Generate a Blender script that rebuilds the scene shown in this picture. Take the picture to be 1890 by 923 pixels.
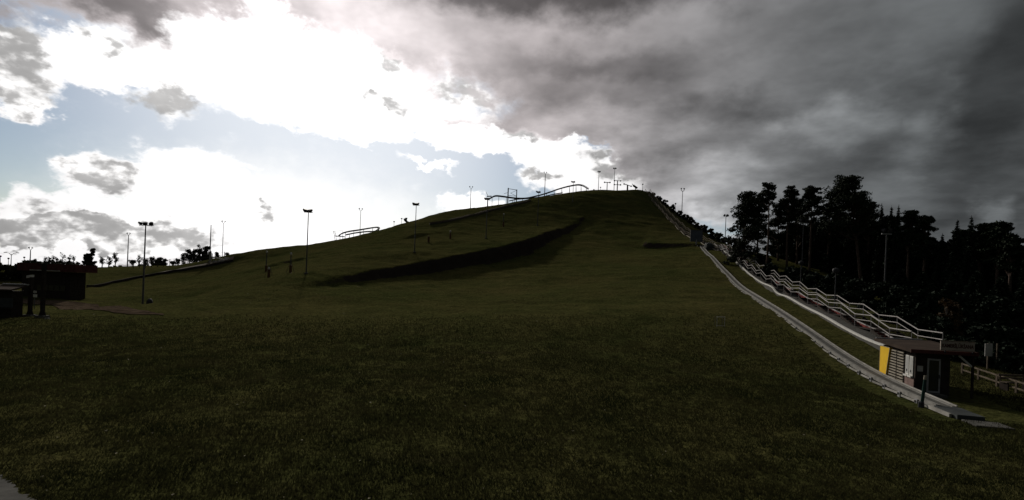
import bpy, bmesh, math, random
import numpy as np
from mathutils import Vector, Matrix, noise as mnoise

# ------------------------------------------------------------------ clear
for o in list(bpy.data.objects):
    bpy.data.objects.remove(o, do_unlink=True)
scn = bpy.context.scene
COL = scn.collection
random.seed(7)
RNG = np.random.default_rng(11)

# ------------------------------------------------------------------ camera
K = 1.15                      # metres per design unit (all depths below are design units)
H = 4.4 * K                   # camera height
F = 900.0                     # focal length in photograph pixels
CX, CY = 945.0, 525.0         # principal point in photograph pixels
ROLL = math.radians(2.2)
CR, SR = math.cos(ROLL), math.sin(ROLL)

cd = bpy.data.cameras.new('camera')
cd.sensor_width = 36.0
cd.lens = 36.0 * F / 1890.0
cd.shift_y = (CY - 461.5) / 1890.0
cd.clip_start = 0.1
cd.clip_end = 12000
cam = bpy.data.objects.new('camera', cd)
COL.objects.link(cam)
cam.matrix_world = Matrix(((CR, -SR, 0, 0), (0, 0, -1, 0), (SR, CR, 0, H), (0, 0, 0, 1)))
scn.camera = cam

SUN_AZ = math.radians(-20.5)   # from +Y towards +X
SUN_EL = math.radians(25.0)
SUN_DIR = Vector((math.sin(SUN_AZ) * math.cos(SUN_EL), math.cos(SUN_AZ) * math.cos(SUN_EL), math.sin(SUN_EL)))


def ray(px, py):
    u = (px - CX) / F
    v = (CY - py) / F
    return Vector((u * CR - v * SR, 1.0, u * SR + v * CR))


def azel(px, py):
    d = ray(px, py).normalized()
    return math.degrees(math.atan2(d.x, d.y)), math.degrees(math.asin(d.z))


# ------------------------------------------------------------------ world: sky and clouds
world = bpy.data.worlds.new('World')
scn.world = world
world.use_nodes = True
NT = world.node_tree
NT.nodes.clear()


class S:
    """a float socket with arithmetic"""
    tree = NT

    def __init__(s, sock):
        s.k = sock

    @staticmethod
    def m(op, *a, clamp=False):
        n = S.tree.nodes.new('ShaderNodeMath')
        n.operation = op
        n.use_clamp = clamp
        for i, x in enumerate(a):
            if isinstance(x, S):
                S.tree.links.new(x.k, n.inputs[i])
            else:
                n.inputs[i].default_value = x
        return S(n.outputs[0])

    def __add__(s, o): return S.m('ADD', s, o)
    __radd__ = __add__
    def __sub__(s, o): return S.m('SUBTRACT', s, o)
    def __rsub__(s, o): return S.m('SUBTRACT', o, s)
    def __mul__(s, o): return S.m('MULTIPLY', s, o)
    __rmul__ = __mul__
    def __truediv__(s, o): return S.m('DIVIDE', s, o)


def smooth(x, a, b, lo=0.0, hi=1.0):
    n = S.tree.nodes.new('ShaderNodeMapRange')
    n.interpolation_type = 'SMOOTHSTEP'
    S.tree.links.new(x.k, n.inputs[0])
    n.inputs[1].default_value = a
    n.inputs[2].default_value = b
    n.inputs[3].default_value = lo
    n.inputs[4].default_value = hi
    return S(n.outputs[0])


def mixc(fac, a, b):
    n = S.tree.nodes.new('ShaderNodeMix')
    n.data_type = 'RGBA'
    n.clamp_factor = True
    S.tree.links.new(fac.k, n.inputs[0])
    for i, x in ((6, a), (7, b)):
        if isinstance(x, tuple):
            n.inputs[i].default_value = (*x, 1)
        else:
            S.tree.links.new(x, n.inputs[i])
    return n.outputs[2]


def rgb(r, g, b):
    n = S.tree.nodes.new('ShaderNodeCombineColor')
    for i, x in enumerate((r, g, b)):
        if isinstance(x, S):
            S.tree.links.new(x.k, n.inputs[i])
        else:
            n.inputs[i].default_value = x
    return n.outputs[0]


tc = NT.nodes.new('ShaderNodeTexCoord')
sep = NT.nodes.new('ShaderNodeSeparateXYZ')
NT.links.new(tc.outputs['Generated'], sep.inputs[0])
DX, DY, DZ = S(sep.outputs[0]), S(sep.outputs[1]), S(sep.outputs[2])


def comb(x, y, z):
    n = NT.nodes.new('ShaderNodeCombineXYZ')
    for i, q in enumerate((x, y, z)):
        if isinstance(q, S):
            NT.links.new(q.k, n.inputs[i])
        else:
            n.inputs[i].default_value = q
    return n.outputs[0]


def fbm(vec, scale, detail=6, rough=0.55, dist=0.0):
    n = NT.nodes.new('ShaderNodeTexNoise')
    n.inputs['Scale'].default_value = scale
    n.inputs['Detail'].default_value = detail
    n.inputs['Roughness'].default_value = rough
    n.inputs['Distortion'].default_value = dist
    NT.links.new(vec, n.inputs['Vector'])
    return S(n.outputs[0])


RAD = 57.29578
AZ0 = S.m('ARCTAN2', DX, DY) * RAD
EL0 = S.m('ARCSINE', DZ) * RAD
# the deck is a flat layer: noise runs in its plane, so it stretches towards the horizon
den = S.m('MAXIMUM', DZ, 0.0) + 0.16
plane = comb(DX / den, DY / den, 0.37)
dirv = comb(DX, DY, DZ * 1.6)
W1 = fbm(dirv, 5.0, 3, 0.55)
W2 = fbm(comb(DX + 3.1, DY + 1.7, DZ * 1.6), 5.0, 3, 0.55)
W3 = fbm(comb(DX + 9.1, DY + 4.7, DZ * 1.5), 22.0, 4, 0.6)
W4 = fbm(comb(DX + 5.1, DY + 2.2, DZ * 1.5), 22.0, 4, 0.6)
AZ = AZ0 + (W1 - 0.5) * 7.0 + (W3 - 0.5) * 6.0
EL = EL0 + (W2 - 0.5) * 5.0 + (W4 - 0.5) * 4.5
AZs = AZ0 + (W1 - 0.5) * 14.0 + (W3 - 0.5) * 4.0
ELs = EL0 + (W2 - 0.5) * 9.0 + (W4 - 0.5) * 3.0
AE = comb(AZ, EL, 0.0)
AEs = comb(AZs, ELs, 0.0)
PUFF = fbm(dirv, 17.0, 6, 0.58)
PUFFs = fbm(comb(DX - SUN_DIR.x * 0.012, DY - SUN_DIR.y * 0.012, DZ * 1.6 - SUN_DIR.z * 0.03), 17.0, 3, 0.58)
LAY = fbm(plane, 1.1, 5, 0.55)
LAY2 = fbm(plane, 3.2, 4, 0.6)


def blob(px, py, rx, ry, rot=0.0, inner=0.0, soft=False):
    """soft ellipse of sky, 1 at its middle and 0 at its rim; radii given in photograph pixels"""
    a, e = azel(px, py)
    a1, e1 = azel(px + rx, py)
    a2, e2 = azel(px, py - ry)
    m = NT.nodes.new('ShaderNodeMapping')
    m.vector_type = 'TEXTURE'
    m.inputs['Location'].default_value = (a, e, 0)
    m.inputs['Rotation'].default_value = (0, 0, math.radians(rot))
    m.inputs['Scale'].default_value = (abs(a1 - a), abs(e2 - e), 1)
    NT.links.new(AEs if soft else AE, m.inputs[0])
    l = NT.nodes.new('ShaderNodeVectorMath')
    l.operation = 'LENGTH'
    NT.links.new(m.outputs[0], l.inputs[0])
    return smooth(S(l.outputs['Value']), 1.0, inner)


def union(*b):
    r = b[0]
    for q in b[1:]:
        r = S.m('MAXIMUM', r, q)
    return r


sd = DX * SUN_DIR.x + DY * SUN_DIR.y + DZ * SUN_DIR.z
TH = S.m('ARCCOSINE', S.m('MINIMUM', sd, 0.99999)) * RAD      # degrees from the sun

sky = NT.nodes.new('ShaderNodeTexSky')
sky.sky_type = 'NISHITA'
sky.sun_disc = False
sky.sun_elevation = SUN_EL
sky.sun_rotation = SUN_AZ
sky.air_density = 1.0
sky.dust_density = 0.6
sky.ozone_density = 2.0
skm = NT.nodes.new('ShaderNodeVectorMath')
skm.operation = 'SCALE'
NT.links.new(sky.outputs[0], skm.inputs[0])
skm.inputs['Scale'].default_value = 1.0
clear = skm.outputs[0]

# --- bright cloud round the sun, inside the opening of the deck
white = union(blob(555, 135, 300, 125, 0, 0.55), blob(430, 120, 230, 90, 0, 0.5), blob(215, 120, 170, 62, 18, 0.4),
              blob(900, 250, 340, 52, -10, 0.5), blob(640, 215, 150, 55, 0, 0.5), blob(1050, 285, 120, 40, -8, 0.4),
              blob(345, 355, 150, 105, 0, 0.5), blob(500, 430, 230, 50, 0, 0.3), blob(60, 410, 260, 75, 8, 0.45),
              blob(190, 330, 105, 60, 0, 0.3), blob(870, 372, 80, 30, 0, 0.2), blob(60, 195, 85, 45, 15, 0.35), blob(790, 300, 90, 14, -12, 0.0), blob(1110, 335, 190, 48, 0, 0.5), blob(480, 8, 90, 34, 0, 0.4))
wf = white + (PUFF - 0.5) * 0.8 + smooth(EL0, 6.0, 0.8, 0.0, 1.1)
thin = smooth(wf, 0.10, 0.78)
glow = smooth(TH, 44, 8, 0.86, 1.35)
whitecol = rgb(glow, glow * 0.985, glow * 0.985)
veil = smooth(TH, 30, 8, 0.0, 0.8)                       # haze in front of the blue close to the sun
c0 = mixc(veil, clear, (0.80, 0.86, 0.94))
c0 = mixc(blob(540, 410, 400, 165, 0, 0.1) * 0.95, c0, (1.12, 1.11, 1.10))
c0 = mixc(thin, c0, whitecol)

# --- grey bodies of the cumulus in the low left and scraps in front of the glow
cum = union(blob(185, 325, 95, 50, 0, 0.2), blob(215, 350, 60, 30, 0, 0.0), blob(70, 390, 120, 34, 0, 0.0) * 0.75, blob(110, 440, 310, 46, 0, 0.7), blob(340, 440, 150, 40, 0, 0.1) * 0.8,
            blob(305, 165, 72, 66, 0, 0.15), blob(20, 130, 150, 105, 25, 0.5), blob(55, 185, 60, 50, 40, 0.2),
            blob(735, 118, 80, 40, -25, 0.0), blob(705, 196, 70, 26, 0, 0.1), blob(476, 384, 40, 20, 0, 0.1),
            blob(860, 175, 140, 40, 0, 0.1), blob(975, 250, 90, 26, 0, 0), blob(1160, 305, 120, 50, 0, 0.3), blob(1000, 320, 60, 24, 0, 0.1), blob(205, 85, 50, 26, 0, 0.0) * 0.8)
cfield = cum + (PUFF - 0.5) * 0.95
calpha = smooth(cfield, 0.05, 0.85)
cshade = smooth(cfield + (PUFF - PUFFs) * 4.0, 0.25, 1.15)     # edges thin and bright, bodies grey
near = smooth(TH, 42, 8, 0.0, 1.0)
cl = (1.0 - cshade) * (0.92 + near * 0.4) + cshade * (0.30 + near * 0.34)
cl = cl * (0.55 + PUFFs * 0.9)
cumcol = rgb(cl, cl * 0.985, cl * 0.975)
c1 = mixc(calpha, c0, cumcol)

# --- the grey deck: everywhere except the opening round the sun
hole = union(blob(330, 270, 430, 225, -4, 0.6), blob(560, 150, 270, 130, 0, 0.6), blob(200, 140, 190, 75, 15, 0.5),
             blob(850, 300, 400, 100, -7, 0.6), blob(60, 360, 500, 190, 0, 0.6), blob(480, 10, 70, 26, 0, 0.0) * 0.8,
             blob(650, 410, 420, 130, 0, 0.6), blob(850, 190, 190, 90, 0, 0.1) * 0.62, blob(1060, 290, 120, 40, 0, 0.5), blob(1330, 420, 110, 46, -15, 0.1) * 0.55)
dfield = 1.0 - hole + (PUFF - 0.5) * 0.8 + (LAY2 - 0.5) * 0.5
dalpha = smooth(dfield, 0.26, 0.78)
lum = S.m('EXPONENT', (TH - 15.0) * (-1 / 21.0)) * 0.47 + 0.05
dark = union(blob(1000, -25, 900, 100, -2, 0.2, soft=True) * 0.78, blob(1370, 205, 170, 60, 0, 0.0, soft=True) * 0.5,
             blob(1860, 150, 220, 270, 0, 0.3, soft=True) * 0.52, blob(1120, 110, 330, 46, -3, 0, soft=True) * 0.4,
             blob(200, 5, 380, 50, 0, 0.3, soft=True) * 0.55, blob(1640, 150, 200, 60, -10, 0, soft=True) * 0.35,
             blob(1560, 340, 160, 40, 0, 0, soft=True) * 0.25, blob(1720, 400, 190, 50, 0, 0, soft=True) * 0.3)
light = union(blob(1530, 240, 170, 62, -10, 0.0, soft=True) * 0.9, blob(1710, 260, 130, 70, 0, 0, soft=True) * 0.75,
              blob(1320, 410, 130, 50, -20, 0.1, soft=True) * 1.8, blob(1110, 235, 230, 65, 0, 0.1, soft=True) * 0.9,
              blob(1875, 385, 70, 60, -30, 0.1, soft=True) * 1.3, blob(1260, 345, 200, 80, 0, 0, soft=True) * 1.5)
mott = smooth(LAY, 0.30, 0.70, 0.62, 1.30) * smooth(LAY2, 0.25, 0.75, 0.74, 1.24)
lum = lum * (1.0 - dark) * (1.0 + light) * mott
edge = smooth(dfield, 1.05, 0.35)                       # the deck thins towards its rim
lum = lum * (1.0 + edge * 0.6 * smooth(TH, 55, 18))
cool = smooth(TH, 18, 62)
deckcol = rgb(lum * (1.06 - cool * 0.13), lum * (0.97 + cool * 0.03), lum * (0.975 + cool * 0.06))
c2 = mixc(dalpha, c1, deckcol)

bgc = NT.nodes.new('ShaderNodeBackground')
NT.links.new(c2, bgc.inputs[0])
bgc.inputs[1].default_value = 1.0
# (the Nishita part is scaled here so that its background strength is 0.06)
skm.inputs['Scale'].default_value = 0.06
wo = NT.nodes.new('ShaderNodeOutputWorld')
NT.links.new(bgc.outputs[0], wo.inputs[0])
world.cycles.sampling_method = 'MANUAL'
world.cycles.sample_map_resolution = 1024

# ------------------------------------------------------------------ sun
sl = bpy.data.lights.new('sun', 'SUN')
sl.energy = 2.2
sl.angle = math.radians(2.5)
sl.color = (1.0, 0.93, 0.82)
so = bpy.data.objects.new('sun', sl)
COL.objects.link(so)
so.rotation_euler = SUN_DIR.to_track_quat('Z', 'Y').to_euler()
so.location = SUN_DIR * 300

scn.render.engine = 'CYCLES'
scn.cycles.max_bounces = 3
scn.cycles.diffuse_bounces = 2
scn.cycles.glossy_bounces = 2
scn.view_settings.view_transform = 'Standard'
scn.view_settings.look = 'None'
scn.view_settings.gamma = 1.0
scn.view_settings.exposure = 0.0
scn.view_settings.use_curve_mapping = False
scn.render.resolution_x, scn.render.resolution_y = 1024, 500


# ------------------------------------------------------------------ materials
def mat(name, base, rough=0.8, var=0.25, scale=6.0, metal=0.0, spec=0.06, bump=0.0, other=None, bscale=None, coord='Object', trans=0.0):
    m = bpy.data.materials.new(name)
    m.use_nodes = True
    t = m.node_tree
    p = t.nodes['Principled BSDF']
    p.inputs['Roughness'].default_value = rough
    p.inputs['Metallic'].default_value = metal
    p.inputs['Specular IOR Level'].default_value = spec
    c = t.nodes.new('ShaderNodeTexCoord')
    n = t.nodes.new('ShaderNodeTexNoise')
    n.inputs['Scale'].default_value = scale
    n.inputs['Detail'].default_value = 5
    t.links.new(c.outputs[coord], n.inputs['Vector'])
    r = t.nodes.new('ShaderNodeValToRGB')
    lo = tuple(x * (1 - var) for x in base)
    hi = other if other else tuple(min(1, x * (1 + var)) for x in base)
    r.color_ramp.elements[0].position = 0.3
    r.color_ramp.elements[1].position = 0.7
    r.color_ramp.elements[0].color = (*lo, 1)
    r.color_ramp.elements[1].color = (*hi, 1)
    t.links.new(n.outputs[0], r.inputs[0])
    t.links.new(r.outputs[0], p.inputs['Base Color'])
    if bump:
        n2 = t.nodes.new('ShaderNodeTexNoise')
        n2.inputs['Scale'].default_value = bscale or scale * 4
        n2.inputs['Detail'].default_value = 4
        t.links.new(c.outputs[coord], n2.inputs['Vector'])
        b = t.nodes.new('ShaderNodeBump')
        b.inputs['Strength'].default_value = bump
        b.inputs['Distance'].default_value = 0.05
        t.links.new(n2.outputs[0], b.inputs['Height'])
        t.links.new(b.outputs[0], p.inputs['Normal'])
    if trans:
        tr = t.nodes.new('ShaderNodeBsdfTranslucent')
        t.links.new(r.outputs[0], tr.inputs['Color'])
        mx = t.nodes.new('ShaderNodeMixShader')
        mx.inputs[0].default_value = trans
        t.links.new(p.outputs[0], mx.inputs[1])
        t.links.new(tr.outputs[0], mx.inputs[2])
        t.links.new(mx.outputs[0], t.nodes['Material Output'].inputs[0])
    return m


M = dict(
    blade=mat('grass_blade', (0.022, 0.028, 0.011), 0.85, 0.25, 0.35, spec=0.0, other=(0.046, 0.043, 0.018), coord='Object', trans=0.35),
    galv=mat('galvanised_steel', (0.34, 0.34, 0.35), 0.5, 0.2, 3, 0.3),
    rail=mat('rail_metal', (0.42, 0.40, 0.39), 0.55, 0.2, 2, 0.0),
    darkmetal=mat('dark_metal', (0.045, 0.045, 0.05), 0.6, 0.3, 4, 0.2),
    polemetal=mat('pole_metal', (0.10, 0.10, 0.105), 0.55, 0.25, 2, 0.3),
    trackmetal=mat('track_metal', (0.05, 0.046, 0.044), 0.6, 0.25, 2, 0.2),
    white=mat('white_paint', (0.62, 0.61, 0.58), 0.6, 0.12, 3),
    offwhite=mat('weathered_white', (0.34, 0.33, 0.30), 0.75, 0.35, 1.6, other=(0.45, 0.43, 0.40)),
    belt=mat('belt_grey', (0.22, 0.215, 0.20), 0.8, 0.25, 2.5, other=(0.30, 0.29, 0.27)),
    beltdark=mat('belt_rubber', (0.10, 0.098, 0.09), 0.85, 0.3, 2.5),
    red=mat('red_board', (0.16, 0.025, 0.022), 0.7, 0.35, 1.5),
    maroon=mat('maroon_fascia', (0.09, 0.032, 0.03), 0.7, 0.3, 2),
    yellow=mat('yellow_panel', (0.80, 0.50, 0.035), 0.55, 0.08, 2),
    wood=mat('weathered_wood', (0.13, 0.105, 0.08), 0.85, 0.35, 3),
    palewood=mat('pale_slat_wood', (0.30, 0.27, 0.22), 0.8, 0.25, 3),
    darkwood=mat('dark_stained_wood', (0.035, 0.028, 0.024), 0.8, 0.4, 3),
    roof=mat('brown_roof_sheet', (0.05, 0.036, 0.028), 0.9, 0.3, 1.2),
    brick=mat('pinkish_plinth', (0.20, 0.14, 0.125), 0.9, 0.25, 5),
    glass=mat('dark_glass', (0.02, 0.022, 0.025), 0.12, 0.2, 1, spec=0.6),
    pane=mat('blind_behind_glass', (0.42, 0.42, 0.41), 0.35, 0.15, 2),
    paper=mat('paper', (0.45, 0.44, 0.42), 0.8, 0.15, 4),
    letter=mat('letter_brown', (0.05, 0.012, 0.012), 0.7, 0.1, 4),
    signface=mat('sign_face', (0.36, 0.31, 0.27), 0.7, 0.12, 3),
    board=mat('blue_grey_board', (0.10, 0.115, 0.14), 0.6, 0.2, 0.8),
    green=mat('green_post', (0.02, 0.05, 0.042), 0.6, 0.3, 4),
    pad=mat('orange_pad', (0.12, 0.07, 0.04), 0.8, 0.3, 3),
    concrete=mat('concrete', (0.08, 0.078, 0.072), 0.95, 0.3, 1.5, bump=0.4),
    sand=mat('sandy_path', (0.075, 0.056, 0.04), 0.95, 0.5, 1.2, spec=0.0, bump=0.5, bscale=5),
    kiosk=mat('kiosk_panel', (0.06, 0.066, 0.066), 0.7, 0.2, 2),
    bark=mat('pine_bark', (0.11, 0.08, 0.066), 0.95, 0.4, 3, bump=0.6),
    barkdark=mat('dark_bark', (0.045, 0.04, 0.036), 0.95, 0.4, 3),
    needle=mat('pine_needles', (0.020, 0.030, 0.016), 0.8, 0.35, 1.2, spec=0.1),
    spruce=mat('spruce_needles', (0.016, 0.026, 0.016), 0.85, 0.35, 1.2, spec=0.1),
    leaf=mat('broad_leaves', (0.034, 0.036, 0.016), 0.8, 0.4, 1.0, spec=0.15, trans=0.15),
    autumn=mat('autumn_leaves', (0.045, 0.028, 0.012), 0.8, 0.4, 1.5, spec=0.15, trans=0.2),
    farleaf=mat('far_foliage', (0.04, 0.042, 0.022), 0.9, 0.35, 0.1, spec=0.05),
    dryleaf=mat('fallen_leaf', (0.30, 0.27, 0.19), 0.8, 0.3, 0.3, spec=0.1),
    tyre=mat('black_rubber', (0.02, 0.02, 0.02), 0.85, 0.2, 4),
    carpaint=mat('white_car_paint', (0.70, 0.70, 0.70), 0.25, 0.05, 1, spec=0.5),
)


# ------------------------------------------------------------------ helpers: objects
def tag(o, label=None, cat=None, group=None, kind=None):
    if label: o['label'] = label
    if cat: o['category'] = cat
    if group: o['group'] = group
    if kind: o['kind'] = kind
    return o


def thing(name, loc, label, cat, group=None):
    o = bpy.data.objects.new(name, None)
    o.empty_display_size = 0.3
    COL.objects.link(o)
    o.location = loc
    return tag(o, label, cat, group)


def wloc(o):
    v = Vector((0, 0, 0))
    while o:
        v = v + o.location
        o = o.parent
    return v


class MB:
    def __init__(s):
        s.v, s.f = [], []

    def add(s, vs, fs):
        b = len(s.v)
        s.v += [tuple(x) for x in vs]
        s.f += [tuple(i + b for i in f) for f in fs]
        return s

    def box(s, c, ex, ey, ez, chamfer=0):
        """box at centre c with half vectors ex, ey, ez"""
        c, ex, ey, ez = Vector(c), Vector(ex), Vector(ey), Vector(ez)
        vs = [c + a * ex + b * ey + d * ez for d in (-1, 1) for a, b in ((-1, -1), (1, -1), (1, 1), (-1, 1))]
        fs = [(3, 2, 1, 0), (4, 5, 6, 7), (0, 1, 5, 4), (1, 2, 6, 5), (2, 3, 7, 6), (3, 0, 4, 7)]
        if ex.cross(ey).dot(ez) < 0:
            fs = [f[::-1] for f in fs]
        return s.add(vs, fs)

    def beam(s, p, q, w, h, up=(0, 0, 1)):
        p, q = Vector(p), Vector(q)
        d = q - p
        L = d.length
        if L < 1e-6: return s
        d /= L
        up = Vector(up)
        side = d.cross(up)
        if side.length < 1e-4: side = d.cross(Vector((0, 1, 0)))
        side.normalize()
        u2 = side.cross(d).normalized()
        return s.box((p + q) / 2, d * (L / 2), side * (w / 2), u2 * (h / 2))

    def tube(s, pts, r, n=6, cap=True):
        pts = [Vector(p) for p in pts]
        rs = r if isinstance(r, (list, tuple)) else [r] * len(pts)
        vs, fs = [], []
        prev = None
        for i, p in enumerate(pts):
            t = (pts[min(i + 1, len(pts) - 1)] - pts[max(i - 1, 0)])
            t = t.normalized() if t.length > 1e-9 else Vector((0, 0, 1))
            a = prev - t * prev.dot(t) if prev else t.orthogonal()
            if a.length < 1e-5: a = t.orthogonal()
            a.normalize()
            prev = a
            b = t.cross(a)
            for k in range(n):
                g = 2 * math.pi * k / n
                vs.append(p + (a * math.cos(g) + b * math.sin(g)) * rs[i])
        for i in range(len(pts) - 1):
            for k in range(n):
                k2 = (k + 1) % n
                fs.append((i * n + k, i * n + k2, (i + 1) * n + k2, (i + 1) * n + k))
        if cap:
            fs.append(tuple(range(n))[::-1])
            fs.append(tuple((len(pts) - 1) * n + k for k in range(n)))
        return s.add(vs, fs)

    def lathe(s, c, prof, n=12, axis=(0, 0, 1)):
        c = Vector(c); ax = Vector(axis).normalized()
        return s.tube([c + ax * h for r, h in prof], [max(r, 0.001) for r, h in prof], n)

    def ribbon(s, A, B):
        vs = []
        for a, b in zip(A, B): vs += [a, b]
        fs = [(2 * i, 2 * i + 1, 2 * i + 3, 2 * i + 2) for i in range(len(A) - 1)]
        return s.add(vs, fs)

    def section(s, frames, prof):
        """sweep a closed profile [(side, up)] along frames [(point, side, up)]"""
        n = len(prof)
        vs = [Vector(p) + Vector(a) * x + Vector(u) * y for p, a, u in frames for x, y in prof]
        fs = []
        for i in range(len(frames) - 1):
            for k in range(n):
                k2 = (k + 1) % n
                fs.append((i * n + k, i * n + k2, (i + 1) * n + k2, (i + 1) * n + k))
        fs.append(tuple(range(n))[::-1])
        fs.append(tuple((len(frames) - 1) * n + k for k in range(n)))
        return s.add(vs, fs)

    def build(s, name, material, parent=None, loc=None, smooth=False):
        org = wloc(parent) if parent else Vector(loc or (0, 0, 0))
        me = bpy.data.meshes.new(name)
        me.from_pydata([(x - org.x, y - org.y, z - org.z) for x, y, z in s.v], [], s.f)
        me.materials.append(material)
        if smooth:
            for p in me.polygons: p.use_smooth = True
        me.update()
        o = bpy.data.objects.new(name, me)
        COL.objects.link(o)
        if parent:
            o.parent = parent
        else:
            o.location = org
        return o


def np_mesh(name, V, nper, material, parent=None, loc=None):
    """mesh of separate n-gons from an array (faces*nper, 3)"""
    org = np.array(wloc(parent) if parent else Vector(loc or (0, 0, 0)))
    V = (V - org).astype(np.float32)
    nf = len(V) // nper
    me = bpy.data.meshes.new(name)
    me.vertices.add(len(V)); me.loops.add(len(V)); me.polygons.add(nf)
    me.vertices.foreach_set('co', V.ravel())
    me.loops.foreach_set('vertex_index', np.arange(len(V), dtype=np.int32))
    me.polygons.foreach_set('loop_start', np.arange(0, len(V), nper, dtype=np.int32))
    me.polygons.foreach_set('loop_total', np.full(nf, nper, dtype=np.int32))
    me.materials.append(material)
    me.update(calc_edges=True)
    o = bpy.data.objects.new(name, me)
    COL.objects.link(o)
    if parent: o.parent = parent
    else: o.location = tuple(org)
    return o


# ------------------------------------------------------------------ terrain
def P(px, py, d):
    """point on the ray of a photograph pixel at depth d (design units)"""
    r = ray(px, py)
    y = d * K
    return Vector((r.x * y, y, H + r.z * y))


def vnoise(X, Y, seed):
    """smooth lattice noise in -1..1"""
    xi, yi = np.floor(X).astype(np.int64), np.floor(Y).astype(np.int64)
    fx, fy = X - xi, Y - yi
    fx, fy = fx * fx * (3 - 2 * fx), fy * fy * (3 - 2 * fy)

    def h(a, b):
        q = (a * 374761393 + b * 668265263 + seed * 974711) & 0x7fffffff
        q = ((q ^ (q >> 13)) * 1274126177) & 0x7fffffff
        return ((q ^ (q >> 16)) & 0xffff) / 32767.5 - 1
    return (h(xi, yi) * (1 - fx) + h(xi + 1, yi) * fx) * (1 - fy) + (h(xi, yi + 1) * (1 - fx) + h(xi + 1, yi + 1) * fx) * fy


# banks: steep earth steps across the slope: (px, py lower edge, py upper edge, depth)
BANKS = [
    [(520, 541, 536, 66), (560, 534, 525, 70), (612, 528, 516, 75), (698, 518, 495, 85), (780, 508, 480, 92), (860, 495, 464, 98),
     (902, 489, 454, 103), (975, 470, 436, 112), (1023, 440, 421, 130), (1072, 411, 404, 150)],
    [(1194, 459, 448, 121), (1240, 459, 449, 119), (1290, 458, 450, 117)],
    [(488, 496, 492, 108), (520, 490, 481, 111), (560, 484, 478, 115), (582, 479, 478, 118)],
    [(745, 452, 449, 124), (775, 447, 440, 127), (805, 440, 438, 130)],
]
bank_poly = []
for B in BANKS:
    pts = [P(px, (a + b) / 2, d) for px, a, b, d in B]
    hs = [(a - b) * d * K / F * 0.68 for px, a, b, d in B]
    bank_poly.append((np.array([[p.x, p.y] for p in pts]), np.array(hs)))


def bank_height(X, Y):
    out = np.zeros_like(X)
    for bi, (pl, hs) in enumerate(bank_poly):
        best = np.full(X.shape, 1e9); sgn = np.zeros_like(X); hh = np.zeros_like(X); over = np.zeros_like(X)
        for i in range(len(pl) - 1):
            a, b = pl[i], pl[i + 1]
            ab = b - a
            L2 = ab @ ab
            t0 = ((X - a[0]) * ab[0] + (Y - a[1]) * ab[1]) / L2
            t = np.clip(t0, 0, 1)
            dx, dy = X - a[0] - t * ab[0], Y - a[1] - t * ab[1]
            d = np.hypot(dx, dy)
            s = ab[0] * (Y - a[1]) - ab[1] * (X - a[0])
            m = d < best
            best = np.where(m, d, best)
            sgn = np.where(m, np.sign(s), sgn)
            hh = np.where(m, hs[i] + (hs[i + 1] - hs[i]) * t, hh)
            ov = np.zeros_like(X)
            if i == 0: ov = np.maximum(ov, -t0 * math.sqrt(L2))
            if i == len(pl) - 2: ov = np.maximum(ov, (t0 - 1) * math.sqrt(L2))
            over = np.where(m, ov, over)
        s = best * sgn + 0.45 * vnoise(X / 2.3, Y / 2.3, 51) + 0.3 * vnoise(X / 0.9, Y / 0.9, 52)
        w = (1.05, 0.55, 0.9, 0.9)[bi]
        t = np.clip((s + w) / (2 * w), 0, 1)
        st = t * t * (3 - 2 * t)
        dec = np.exp(-np.maximum(s - w, 0) / (26.0, 9.0, 12.0, 12.0)[bi])
        fade = np.exp(-(over / (5.0, 0.9, 3.0, 3.0)[bi]) ** 2)
        out += hh * st * dec * fade
    return out


CTRL = []          # (x, y, z) metres


def cpx(px, py, d): CTRL.append(tuple(P(px, py, d)))
def cw(x, d, z): CTRL.append((x * K, d * K, z * K))


for x, d, z in ((-60, 0, 0), (0, 0, 0), (60, 0, 0), (-40, 18, 0), (0, 14, 0), (22, 16, 0), (-34, 40, 0), (-14, 27, 0.05), (5, 28, 0.45),
                (-70, 62, 0), (-110, 80, 0), (-150, 40, 0), (120, 30, 0), (30, 23, 0.3), (45, 30, 0.4), (-160, 110, 1.0), (-48, 68, 0.0),
                (-250, 60, 1), (-250, 200, 3), (-220, 320, 3), (-90, 330, 3), (0, 360, 3), (90, 340, 3), (200, 300, 3), (230, 150, 3), (220, 40, 1), (160, 90, 4),
                (40, 50, 3.0), (52, 60, 4.2), (62, 80, 6.2), (72, 105, 9), (80, 150, 11), (95, 60, 3.0), (110, 190, 10)):
    cw(x, d, z)
CONV = [(1745, 757, 20), (1703, 737, 22.6), (1631, 697, 27), (1560, 654, 32.3), (1498, 615, 36.8), (1440, 578, 46), (1409, 559, 52), (1381, 540, 60), (1350, 515, 72), (1319, 484, 90), (1293, 456, 115)]
for a in CONV: cpx(*a)
for a in ((263, 571, 70), (565, 506, 78), (765, 466, 100), (897, 441, 120), (992, 416, 143),            # mast feet
          (165, 531, 113), (260, 513, 130), (350, 498, 140), (425, 485, 145),                            # edge of the left track
          (235, 495, 185), (100, 496, 160), (340, 490, 172)):
    cpx(*a)
for B in BANKS[:2]:
    for px, a, b, d in B:
        cpx(px, a, d - 1.6)
RIDGE = [(430, 470, 150), (500, 458, 154), (560, 453, 157), (620, 443, 160), (660, 438, 162), (700, 428, 165), (750, 412, 168), (800, 397, 172), (850, 388, 176),
         (900, 383, 179), (940, 376, 182), (985, 367, 186), (1040, 358, 191), (1085, 353, 196), (1140, 352, 199), (1185, 351, 201)]
for px, py, d in RIDGE:
    cpx(px, py, d)
    p = P(px, py, d)
    z = p.z
    CTRL.append((p.x * 1.12, p.y + 22 * K, z - 3.0 * K))
    CTRL.append((p.x * 1.3, p.y + 75 * K, z * 0.45))
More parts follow.
